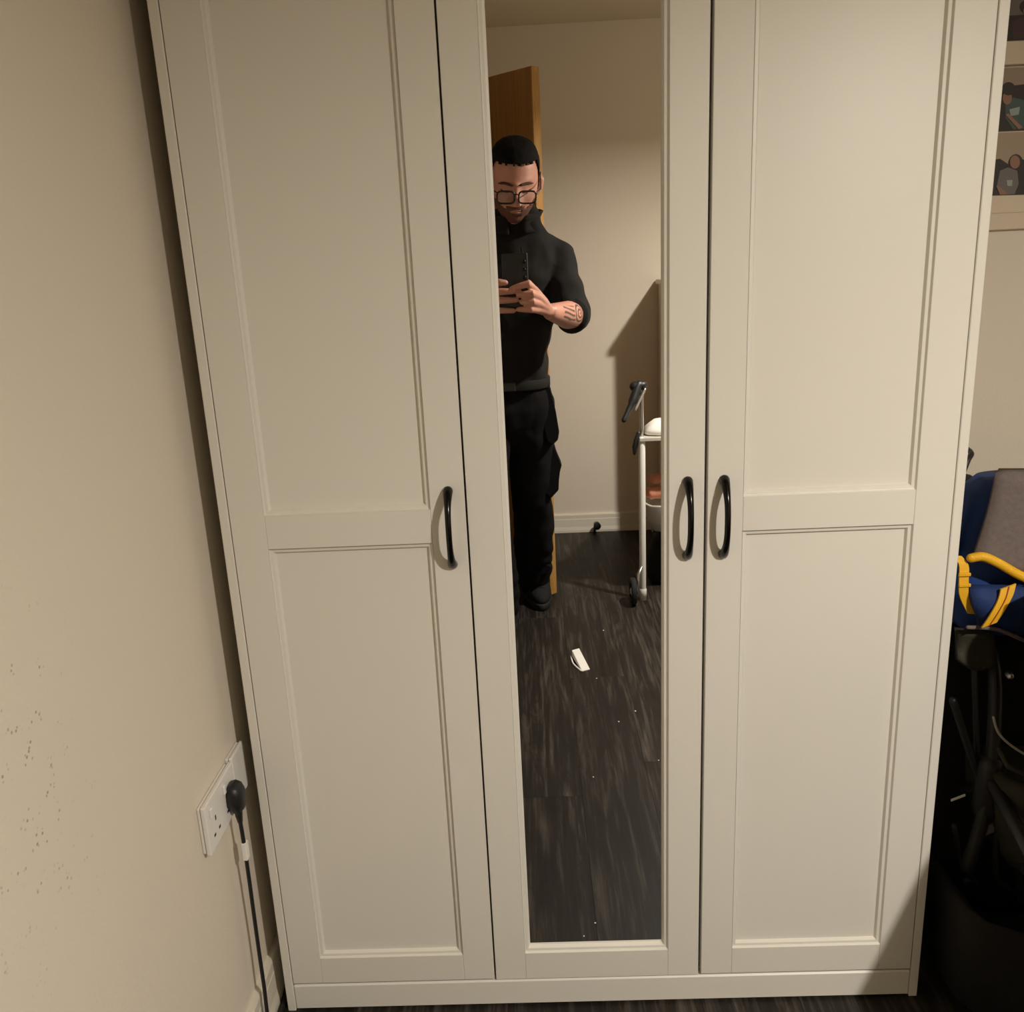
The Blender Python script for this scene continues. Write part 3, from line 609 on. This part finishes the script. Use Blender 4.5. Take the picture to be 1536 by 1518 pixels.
tag(obj('folded_sheet', bm, m_paper, None, True), 'white folded bundle sitting on the tray of the walker', 'bundle')
for z, xa_, r, nm in ((0.425, 0.385, 0.032, 'lower peach rolled towel lying in the grey tub of the walker'), (0.482, 0.400, 0.025, 'upper peach rolled towel lying in the grey tub of the walker')):
    bm = nb(); tube(bm, spline([(xa_, -2.14, z), (xa_+0.03, -2.14, z+0.004), (xa_+0.12, -2.15, z+0.002), (xa_+0.24, -2.16, z)], 5), [r*0.7, r*0.85]+[r]*14, 18, flat=0.85)
    for v in bm.verts: v.co += Vector((0, 0.004, 0.004))*noise.noise(v.co*30)
    tag(obj('rolled_towel', bm, m_peach, None, True), nm, 'towel', 'rolled towels in the tub')
bm = nb(); rings_loft(bm, [ell(0.58, -2.25, z, a, c, 28, 3) for z, a, c in ((0.0, 0.15, 0.07), (0.02, 0.18, 0.085), (0.12, 0.185, 0.09), (0.20, 0.16, 0.075), (0.235, 0.11, 0.045))])
for v in bm.verts: v.co += Vector((0.01, 0.008, 0.008 if v.co.z > 0.01 else 0))*noise.noise(v.co*14)
hb = tag(obj('holdall', bm, m_blackfab, None, True), 'black soft holdall on the floor underneath the walker', 'bag')
bm = nb(); tube(bm, spline([(0.49, -2.165, 0.12), (0.52, -2.145, 0.20), (0.58, -2.15, 0.235), (0.64, -2.145, 0.20), (0.67, -2.165, 0.12)], 5), 0.007, 10); obj('carry_strap', bm, m_blackfab, hb, True)
# door stop on the skirting
dc = R(895, 786, YF+0.03)
ds = thing('door_stop', (dc.x, YF+0.016, dc.z), 'small dark door stop screwed to the skirting of the far wall', 'door stop')
bm = nb(); tube(bm, [(dc.x, YF+0.0162, 0.045), (dc.x, YF+0.03, 0.045), (dc.x, YF+0.06, 0.047)], [0.014, 0.007, 0.007], 14); obj('stem', bm, m_steel, ds, True)
bm = nb(); tube(bm, [(dc.x, YF+0.055, 0.047), (dc.x, YF+0.075, 0.047)], [0.017, 0.019], 16); obj('bumper', bm, m_rubber, ds, True)
bm = nb(); tube(bm, [(dc.x-0.012, YF+0.05, 0.04), (dc.x-0.014, YF+0.05, 0.001)], 0.006, 10); obj('hook', bm, m_blackpl, ds, True)
# white plastic wedge and crumbs on the floor
wg = thing('door_wedge', (0.055, -1.45, 0), 'white plastic door wedge lying on the dark floor', 'door wedge')
a0 = R(861, 981, -1.5); 
q = [Vector((R(px, py, 0).x, 0, 0)) for px, py in ((0, 0),)]
def FL(px, py, z=0.0):                                  # where a mirrored floor pixel really lies
    d = F_ + X_*((px-CX)/FPX) - U_*((py-CY)/FPX); p = CAM + d*((z-CAM.z)/d.z); return Vector((p.x, 2*YM-p.y, z))
c1, c2, c3, c4 = FL(858, 985, 0.0), FL(869, 982, 0.0), FL(885, 1005, 0.0), FL(873, 1008, 0.0)
bm = nb(); hi, lo_ = 0.026, 0.004
vs = [bm.verts.new(p) for p in (c1, c2, c3, c4)]+[bm.verts.new(p+Vector((0, 0, h_))) for p, h_ in ((c1, hi), (c2, hi), (c3, lo_), (c4, lo_))]
for f in ((3, 2, 1, 0), (4, 5, 6, 7), (0, 1, 5, 4), (1, 2, 6, 5), (2, 3, 7, 6), (3, 0, 4, 7)): bm.faces.new([vs[i] for i in f])
bmesh.ops.bevel(bm, geom=list(bm.edges), offset=0.0012, segments=1, affect='EDGES'); obj('wedge_body', bm, m_paper, wg)
bm = nb(); tube(bm, spline([c1+Vector((-0.004, 0.004, 0.004)), (c1+c4)/2+Vector((-0.012, 0.002, 0.003)), c4+Vector((-0.003, -0.004, 0.003))], 5), 0.0028, 8); obj('loop', bm, m_paper, wg, True)
for i, (px, py) in enumerate(((905, 946), (895, 1018), (953, 1067), (928, 1083), (975, 867), (876, 1405), (893, 1385), (988, 1141), (890, 1166))):
    c0 = FL(px, py); bm = nb(); bmesh.ops.create_icosphere(bm, subdivisions=1, radius=0.0028 if i < 5 else 0.0021)
    for v in bm.verts: v.co = c0 + Vector((v.co.x*random.uniform(.7, 1.4), v.co.y*random.uniform(.7, 1.5), (v.co.z*0.5+0.0013)))
    tag(obj('crumb', bm, m_paper), 'tiny white crumb lying on the dark plank floor', 'crumb', 'crumbs on the floor')

# ------------------------------------------------------------------ the man taking the picture
pe = thing('person', (-0.14, -1.85, 0), 'person in black top and work trousers holding up a phone, seen in the mirror', 'person')
V = Vector
# --- head
HC = V((-0.108, -1.655, 1.632)); MH = Matrix.Translation(HC) @ Euler((math.radians(-24), math.radians(2), math.radians(-4))).to_matrix().to_4x4()
def gs(a, s): return math.exp(-(a/s)**2/2)
def head_pt(th, ph):
    x = math.cos(ph)*math.cos(th); y = math.cos(ph)*math.sin(th); z = math.sin(ph)
    nn = 2.9; kk = (abs(math.cos(ph))**nn+abs(z)**nn)**(-1/nn) if z > 0 else 1.0
    p = V((0.0765*x*kk, 0.098*y*kk, 0.116*z*kk if z > 0 else 0.137*z))
    if z < 0:
        k = -z
        p.x *= 1-0.15*k**2; 
        if y < 0: p.y *= 1-0.35*k
        else: p.y *= 1-0.06*k
    if z > 0: p.y += -0.012*z
    if y > 0:                                           # face plane
        f = y
        p.y = p.y*(1-0.06*f)
        xx, zz = p.x, p.z; d = 0.0
        d += 0.007*gs(zz-0.019, 0.010)*gs(xx, 0.045)
        for s in (-1, 1):
            d -= 0.013*gs(xx-s*0.033, 0.016)*gs(zz+0.003, 0.012)
            d += 0.0085*gs(xx-s*0.032, 0.0095)*gs(zz+0.004, 0.0088)
            d += 0.004*gs(xx-s*0.042, 0.016)*gs(zz+0.034, 0.014)
            d += 0.006*gs(xx-s*0.0125, 0.006)*gs(zz+0.043, 0.007)
        if -0.062 < zz < 0.025:
            u = min(1, max(0, (0.016-zz)/0.060)); d += (0.007+0.026*u)*gs(xx, 0.0085+0.004*u)*(1 if zz > -0.046 else gs(zz+0.046, 0.006))
        d += 0.006*gs(zz+0.069, 0.006)*gs(xx, 0.018) + 0.006*gs(zz+0.083, 0.006)*gs(xx, 0.016) - 0.003*gs(zz+0.0755, 0.0025)*gs(xx, 0.020)
        d += 0.009*gs(zz+0.113, 0.014)*gs(xx, 0.024) - 0.004*gs(zz+0.096, 0.006)*gs(xx, 0.02)
        p.y += d*min(1, f*1.6)
    return p
NT, NP = 96, 72
def head_grid(): return [[head_pt(2*math.pi*i/NT, -math.pi/2*0.995+math.pi*0.995*j/NP) for i in range(NT)] for j in range(NP+1)]
HG = head_grid()
def add_head(bm):
    vr = [[bm.verts.new(MH @ p) for p in r] for r in HG]
    for j in range(NP):
        for i in range(NT): bm.faces.new((vr[j][i], vr[j][(i+1) % NT], vr[j+1][(i+1) % NT], vr[j+1][i]))
    bm.faces.new(vr[0][::-1]); bm.faces.new(vr[-1])
def head_shell(name, keep, off, mt, thick):
    bm = nb(); used = {}
    def vert(j, i):
        k = (j, i % NT)
        if k not in used:
            p = HG[j][i % NT]; n = V((p.x/0.0775**2, p.y/0.098**2, p.z/0.124**2)).normalized()
            used[k] = bm.verts.new(MH @ (p + n*off(p)))
        return used[k]
    for j in range(NP):
        for i in range(NT):
            c = (HG[j][i]+HG[j+1][(i+1) % NT])/2
            if keep(c): bm.faces.new((vert(j, i), vert(j, i+1), vert(j+1, i+1), vert(j+1, i)))
    o = obj(name, bm, mt, pe, True); md = o.modifiers.new('t', 'SOLIDIFY'); md.thickness = thick; md.offset = -1
    return o
# --- arms (joints) and hands
SR, ER, WR = V((0.026, -1.785, 1.378)), R(861, 474, -1.665), R(826, 468, -1.46)
SL, EL, WL = V((-0.270, -1.785, 1.380)), V((-0.335, -1.65, 1.155)), V((-0.228, -1.455, 1.205))
body = nb(); add_head(body)
tube(body, [V((-0.112, -1.785, 1.40)), V((-0.112, -1.762, 1.48)), V((-0.110, -1.70, 1.55))], [0.060, 0.053, 0.056], 24)
for s in (-1, 1):                                       # ears
    tube(body, [MH @ V((s*0.0765, -0.018, 0.010)), MH @ V((s*0.086, -0.016, -0.004)), MH @ V((s*0.083, -0.010, -0.028)), MH @ V((s*0.075, -0.004, -0.044))], [0.009, 0.014, 0.012, 0.007], 12, flat=1.0)
rings_loft(body, [ell(cx, cy, z, rx, ry, 28) for cx, cy, z, rx, ry in ((-0.165, -1.83, 0.82, 0.11, 0.08), (-0.165, -1.82, 0.95, 0.115, 0.085), (-0.155, -1.80, 1.10, 0.11, 0.085), (-0.13, -1.79, 1.28, 0.14, 0.095), (-0.118, -1.785, 1.40, 0.145, 0.08), (-0.112, -1.78, 1.455, 0.09, 0.065))])
for s0, e0, w0 in ((SR, ER, WR), (SL, EL, WL)):
    tube(body, [s0, s0.lerp(e0, 0.5), e0], [0.052, 0.046, 0.040], 18)
    m1 = e0.lerp(w0, 0.28)+V((0, 0, 0.0))
    tube(body, [e0, m1, e0.lerp(w0, 0.65), w0], [0.042, 0.0465, 0.036, 0.0265], 20)
hp_ = [(V((-0.098, -1.815, 0.90)), V((-0.092, -1.89, 0.50)), V((-0.100, -2.08, 0.10))), (V((-0.245, -1.82, 0.90)), V((-0.265, -1.72, 0.50)), V((-0.225, -1.80, 0.10)))]
for a, k, f in hp_:
    tube(body, [a, a.lerp(k, 0.5), k, k.lerp(f, 0.35), f], [0.078, 0.066, 0.05, 0.05, 0.036], 20)
YPH = -1.3705                                           # plane of the phone's back
def G(px, py, y): return R(px, py, y)
fy = YPH+0.0122
fingers = [  # right hand: knuckle, middle joint, tip
    (G(803, 436, -1.392), G(791, 426, fy+0.004), G(768, 433, fy), 0.0098), (G(808, 446, -1.390), G(797, 441, fy+0.007), G(778, 442, fy), 0.0100),
    (G(808, 456, -1.390), G(798, 453, fy+0.006), G(783, 453, fy), 0.0097), (G(806, 465, -1.392), G(795, 464, fy+0.003), G(778, 464, fy), 0.0088)]
for a, m2, tip, r in fingers:
    tube(body, [WR+V((-0.004, 0.012, 0)), WR.lerp(a, 0.5)+V((0.002, 0.006, 0.0)), a], [0.017, 0.0145, 0.0115], 14)
    tube(body, [a, m2, m2.lerp(tip, 0.5)+V((0, 0.001, 0)), tip], [r*1.30, r*1.20, r*1.08, r*0.9], 12)
tube(body, [WR+V((-0.01, 0.0, 0.012)), G(806, 440, -1.415), G(792, 424, -1.397), G(778, 420, -1.392)], [0.016, 0.0135, 0.0105, 0.0085], 14)
lf = [(V((-0.190, -1.395, 1.305)), V((-0.178, fy+0.004, 1.318)), G(758, 424, fy), 0.0098), (V((-0.193, -1.392, 1.283)), V((-0.180, fy+0.006, 1.289)), G(770, 437, fy+0.002), 0.0100),
      (V((-0.193, -1.392, 1.261)), V((-0.180, fy+0.006, 1.263)), G(774, 450, fy+0.003), 0.0097), (V((-0.190, -1.395, 1.237)), V((-0.178, fy+0.003, 1.234)), G(770, 466, fy+0.002), 0.0088)]
for a, m2, tip, r in lf:
    tube(body, [WL+V((0.004, 0.012, 0)), WL.lerp(a, 0.5)+V((-0.002, 0.006, 0)), a], [0.017, 0.0145, 0.0115], 14)
    tube(body, [a, m2, m2.lerp(tip, 0.5)+V((0, 0.001, 0)), tip], [r*1.30, r*1.20, r*1.08, r*0.9], 12)
tube(body, [WL+V((0.01, 0, 0.012)), V((-0.195, -1.42, 1.27)), V((-0.178, -1.398, 1.305)), V((-0.150, -1.393, 1.315))], [0.016, 0.0135, 0.0105, 0.0085], 14)
bo = remeshed('body', body, 0.0029, m_skin, pe, 2)
# tattoo: curling bands drawn on the right forearm
me = bo.data; ta = me.attributes.new('tattoo', 'FLOAT', 'POINT'); ax = (WR-ER); L_ = ax.length; ax.normalize()
side = V((0, 0, 1)); side = (side-ax*side.dot(ax)).normalized(); fr = side.cross(ax)
if fr.y < 0: fr = -fr
vals = [0.0]*len(me.vertices)
for i, v in enumerate(me.vertices):
    d = v.co-ER; tt = d.dot(ax)/L_
    if 0.0 < tt < 0.85 and v.co.x > -0.06:
        rad = d-ax*d.dot(ax)
        if rad.length < 0.075:
            a = rad.dot(side)/0.045; f_ = rad.dot(fr)
            if f_ > -0.01:
                ux, uz = (tt-0.30)*L_, a*0.045-0.006      # metres along and across the forearm
                rr = math.hypot(ux, uz*1.15); an = math.atan2(uz, ux)
                wob = 0.0016*noise.noise(v.co*45)
                ring = math.cos((rr+wob+0.0016*an)*2*math.pi/0.0150)
                k = (ring+0.22)*1.7 if rr < 0.040 else 0
                if tt > 0.40:                              # trailing waves towards the wrist
                    wave = math.cos((uz+0.007*math.sin(ux*42)+0.10*ux+wob)*2*math.pi/0.0150)
                    k = max(k, (wave+0.12)*1.7 if (0.038 < rr and tt < 0.80 and abs(uz+0.004) < 0.024) else 0)
                vals[i] = min(0.88, max(0, k))
ta.data.foreach_set('value', vals)
# hair, beard, brows, spectacles
def hairline(p):
    zf = (0.070 + 0.05*p.x*p.x/0.0775 if p.y > 0.034 else (0.072 + (p.y-0.034)*3.2 if p.y > 0.0 else -0.03))
    if p.y < -0.02: zf = -0.035-0.02*min(1, (-0.02-p.y)/0.06)
    return zf + 0.004*noise.noise(p*120)
head_shell('hair', lambda p: p.z > hairline(p), lambda p: 0.003+0.009*max(0, p.z)/0.116+0.0015*noise.noise(p*90), m_hair, 0.005)
def is_beard(p):
    if p.y < (-0.004 if p.z > -0.108 else -0.045): return False
    jaw = -0.030-0.050*min(1, max(0, p.y-0.01)/0.075) if abs(p.x) > 0.03 else -0.056
    if p.z > jaw + 0.006*noise.noise(p*70): return False
    if (p.x/0.019)**2+((p.z+0.0765)/0.0085)**2 < 1: return False
    return True
head_shell('beard', is_beard, lambda p: 0.0022+0.002*max(0, (-0.09-p.z)/0.04)+0.0012*noise.noise(p*160), m_beard, 0.002)
def face_front(x, z):
    best = None; bd = 9
    for r in HG:
        for p in r:
            if p.y > 0:
                d = (p.x-x)**2+(p.z-z)**2
                if d < bd: bd = d; best = p
    return best.y
for s in (-1, 1):
    pts = [MH @ V((s*x, face_front(s*x, z)+0.0015, z)) for x, z in ((0.012, 0.0165), (0.026, 0.0180), (0.040, 0.0180), (0.054, 0.0115))]
    bm = nb(); tube(bm, spline(pts, 4), [0.0036]+[0.0056]*10+[0.003]*2, 8, flat=0.7); obj('eyebrow', bm, m_brow, pe, True)
    pts = [MH @ V((s*x, face_front(s*x, z)+0.0008, z)) for x, z in ((0.019, -0.006), (0.026, -0.0105), (0.036, -0.0115), (0.047, -0.007))]
    bm = nb(); tube(bm, spline(pts, 4), 0.0019, 6); obj('eyelash', bm, m_brow, pe, True)
for zc_, r in ((-0.0700, 0.0030), (-0.0815, 0.0040)):
    pts = [MH @ V((x, face_front(x, zc_)+0.0005, zc_+(0.0015 if abs(x) < 0.006 else 0)-0.10*abs(x)*(1 if zc_ > -0.075 else -1)*0.3)) for x in (-0.017, -0.010, 0, 0.010, 0.017)]
    bm = nb(); tube(bm, spline(pts, 4), [r*0.4]*2+[r]*13+[r*0.4]*2, 8, flat=0.5); obj('lip', bm, m_lip, pe, True)
gl = thing('glasses', MH @ V((0, 0.11, -0.008))); adopt(gl, pe)
gy = 0.116; gz = -0.014
for s in (-1, 1):
    ring = []
    for j in range(28):
        a = 2*math.pi*j/28; c, s_ = math.cos(a), math.sin(a); k = (abs(c)**4+abs(s_)**4)**(-1/4)
        x = s*0.0345+0.0275*c*k; ring.append(V((x, gy-0.9*x*x, gz+0.0195*s_*k-0.002)))
    bm = nb(); tube(bm, [MH @ p for p in ring+ring[:2]], 0.0029, 8, cap='flat'); obj('rim', bm, m_frameg, gl, True)
    bm = nb(); vs = [bm.verts.new(MH @ (p+V((0, 0.0004, 0)))) for p in ring]; vs2 = [bm.verts.new(MH @ (p-V((0, 0.0008, 0)))) for p in ring]
    bm.faces.new(vs); bm.faces.new(vs2[::-1])
    for j in range(28): bm.faces.new((vs[j], vs2[j], vs2[(j+1) % 28], vs[(j+1) % 28]))
    obj('lens', bm, m_glass, gl)
    x = s*0.060; bm = nb(); tube(bm, [MH @ p for p in (V((x, gy-0.9*x*x, gz+0.012)), V((s*0.079, gy-0.030, gz+0.014)), V((s*0.083, 0.02, gz+0.024)), V((s*0.086, -0.025, gz+0.030)))], 0.0019, 8); obj('temple', bm, m_frameg, gl, True)
bm = nb(); tube(bm, [MH @ p for p in (V((-0.0085, gy, gz+0.006)), V((0, gy+0.003, gz+0.009)), V((0.0085, gy, gz+0.006)))], 0.0019, 8); obj('bridge', bm, m_frameg, gl, True)

# --- clothes
def wr(p, a=0.006): return a*noise.noise(V((p.x*13, p.y*13, p.z*7)))+a*0.55*noise.noise(V((p.x*27+4, p.y*27, p.z*17)))
sh = nb()
rings_loft(sh, [ell(cx, cy, z, rx, ry, 36, 2.3, 0.45*max(0, (z-1.462)/0.066)) for cx, cy, z, rx, ry in ((-0.165, -1.81, 0.950, 0.148, 0.118), (-0.163, -1.805, 0.97, 0.150, 0.121), (-0.158, -1.80, 1.05, 0.142, 0.116), (-0.148, -1.795, 1.14, 0.148, 0.118), (-0.130, -1.79, 1.27, 0.172, 0.128), (-0.120, -1.788, 1.36, 0.178, 0.120), (-0.117, -1.785, 1.42, 0.155, 0.102), (-0.114, -1.775, 1.462, 0.112, 0.088), (-0.112, -1.750, 1.495, 0.084, 0.084), (-0.112, -1.725, 1.530, 0.076, 0.080))])
for s0, e0, w0 in ((SR, ER, WR), (SL, EL, WL)):
    ce = V((-0.117, -1.787, 1.40))
    cuff = e0.lerp(w0, 0.10)
    tube(sh, [ce.lerp(s0, 0.32)+V((0, 0, 0.022)), ce.lerp(s0, 0.72)+V((0, 0, 0.010)), s0+V((0, 0, -0.004)), s0.lerp(e0, 0.35), s0.lerp(e0, 0.7), e0+V((0, -0.008, 0.002))], [0.074, 0.073, 0.069, 0.064, 0.060, 0.0555], 24)
    tube(sh, [e0+V((0, -0.01, 0.004)), cuff], [0.055, 0.0535], 24, cap='flat')
shirt = remeshed('shirt', sh, 0.006, m_shirt, pe, 3, lambda p: wr(p, 0.0075)+0.0022*math.sin(p.z*38+p.x*22+7*noise.noise(p*5)))
# stand-up collar, open at the front
bm = nb(); rg = []
for i in range(29):
    a = math.radians(118+304*i/28+0)  # leaves a gap facing the mirror
    a = math.radians(90+16+ (360-32)*i/28)
    rg.append((math.cos(a), math.sin(a)))
g = []
for u in range(5):
    z = 1.484+0.014*u; k = 1.02-0.03*u; fl_ = 0.010*max(0, u-2)
    g.append([V((-0.112+(0.082*k+fl_)*c, -1.752+(0.080*k+fl_)*s-0.006*u*(1 if s < 0 else -0.4), z+0.010*(-s)-0.012*max(0, s))) for c, s in rg])
sheet('collar', g, 0.008, m_shirt, shirt)
for s0, e0, w0 in ((SR, ER, WR), (SL, EL, WL)):
    bm = nb(); tube(bm, [e0.lerp(w0, 0.035), e0.lerp(w0, 0.08), e0.lerp(w0, 0.135)], [0.0585, 0.0605, 0.0575], 24, cap='flat'); obj('cuff', bm, m_shirt, shirt, True)
bm = nb(); tube(bm, [V((-0.095, -1.668, 1.42)), V((-0.088, -1.660, 1.36)), V((-0.086, -1.657, 1.31))], 0.0025, 8); obj('drawstring', bm, m_shirt, shirt, True)
tr = nb()
rings_loft(tr, [ell(cx, cy, z, rx, ry, 36, 2.4) for cx, cy, z, rx, ry in ((-0.168, -1.82, 0.74, 0.10, 0.07), (-0.167, -1.822, 0.80, 0.140, 0.105), (-0.165, -1.823, 0.86, 0.152, 0.120), (-0.165, -1.82, 0.93, 0.148, 0.118), (-0.165, -1.81, 0.985, 0.140, 0.110))])
for a, k, f in hp_:
    tube(tr, [a+V((0, 0, -0.02)), a.lerp(k, 0.5), k, k.lerp(f, 0.4), k.lerp(f, 0.85), f+V((0, 0.0, 0.0))], [0.100, 0.090, 0.079, 0.077, 0.074, 0.072], 26)
trs = remeshed('trousers', tr, 0.007, m_trous, pe, 3, lambda p: wr(p, 0.008)+0.004*math.sin(p.z*70+6*noise.noise(p*6))*max(0, min(1, (0.30-p.z)/0.15)))
bm = nb(); rings_loft(bm, [ell(-0.165, -1.81, z, 0.1545*k, 0.1245*k, 40, 2.4) for z, k in ((0.936, 0.99), (0.938, 1.0), (0.968, 1.0), (0.970, 0.99))]); bl = obj('belt', bm, m_blackfab, trs, True)
bm = nb(); box(bm, -0.185, -0.135, -1.690, -1.682, 0.937, 0.969, 0.003); obj('buckle', bm, m_steel if False else m_blackpl, bl)
def pocket(name, pts_px, y, thick, mt):
    bm = nb(); f = [R(a, c, y) for a, c in pts_px]; ctr = sum(f, V((0, 0, 0)))/len(f)
    rings_loft(bm, [[ctr+(p-ctr)*0.97+V((0, -thick, 0)) for p in f], f, [ctr+(p-ctr)*0.96+V((0, 0.010, 0)) for p in f]])
    bmesh.ops.bevel(bm, geom=list(bm.edges), offset=0.003, segments=1, affect='EDGES')
    return obj(name, bm, mt, trs)
pocket('holster_pocket', [(803, 572), (818, 566), (826, 582), (834, 618), (839, 648), (837, 660), (829, 668), (821, 664), (814, 630), (806, 598)], -1.765, 0.075, m_trous)
pocket('cargo_pocket', [(818, 676), (832, 668), (838, 690), (843, 697), (839, 706), (838, 735), (826, 748), (816, 738)], -1.83, 0.075, m_trous)
pocket('knee_flap', [(800, 846), (816, 841), (828, 850), (820, 860), (804, 864)], -1.99, 0.06, m_trous)
# shoes
def shoe(xc, ytoe, ang_):
    Ms = Matrix.Translation((xc, ytoe-0.15, 0)) @ Matrix.Rotation(ang_, 4, 'Z')
    s = thing('shoe', (xc, ytoe-0.15, 0)); adopt(s, pe)
    def outline(k, z, y0=-0.145, y1=0.15):
        out = []
        for j in range(28):
            a = 2*math.pi*j/28; c, q_ = math.cos(a), math.sin(a)
            wd_ = 0.056 if q_ > 0 else 0.045
            out.append(V((wd_*k*c*(1-0.10*abs(q_)), (y1 if q_ > 0 else -y0)*k*q_*1.0, z)))
        return out
    bm = nb(); rings_loft(bm, [[Ms @ p for p in outline(k, z)] for k, z in ((0.97, 0.001), (1.02, 0.004), (1.02, 0.026), (0.99, 0.029))]); obj('sole', bm, m_rubber, s, True)
    bm = nb(); prof = [(0.98, 0.027, 0.15), (0.985, 0.045, 0.148), (0.94, 0.062, 0.135), (0.85, 0.078, 0.10), (0.78, 0.095, 0.05), (0.74, 0.115, 0.025), (0.72, 0.14, 0.01)]
    rings_loft(bm, [[Ms @ p for p in outline(k, z, -0.143, y1)] for k, z, y1 in prof]); obj('upper', bm, m_shoe, s, True)
    for i in range(4):
        bm = nb(); y = 0.035+0.016*i; z = 0.112-0.0105*i; tube(bm, [Ms @ V((-0.02, y, z-0.006)), Ms @ V((0, y+0.002, z)), Ms @ V((0.02, y, z-0.006))], 0.0028, 8); obj('lace', bm, m_shoe, s, True)
shoe(-0.086, -1.94, math.radians(-6)); shoe(-0.222, -1.655, math.radians(4))
# --- the phone whose lens is this picture's viewpoint
ph = thing('smartphone', (-0.117, YPH-0.004, 1.318), 'black smartphone held up in both hands in front of the chest', 'phone')
boxo('phone_body', -0.1555, -0.0765, YPH-0.0085, YPH, 1.238, 1.399, m_blackpl, ph, 0.0035, 3)
boxo('screen', -0.152, -0.080, YPH-0.0089, YPH-0.0085, 1.243, 1.394, m_blackgloss, ph)
for z in (1.3733, 1.350, 1.327):
    bm = nb(); tube(bm, [(-0.0885 if z < 1.37 else -0.0885, YPH-0.0005, z), (-0.0885, YPH+0.0006, z)], 0.0058, 18, cap='flat'); obj('camera_lens', bm, m_blackgloss, ph, True)
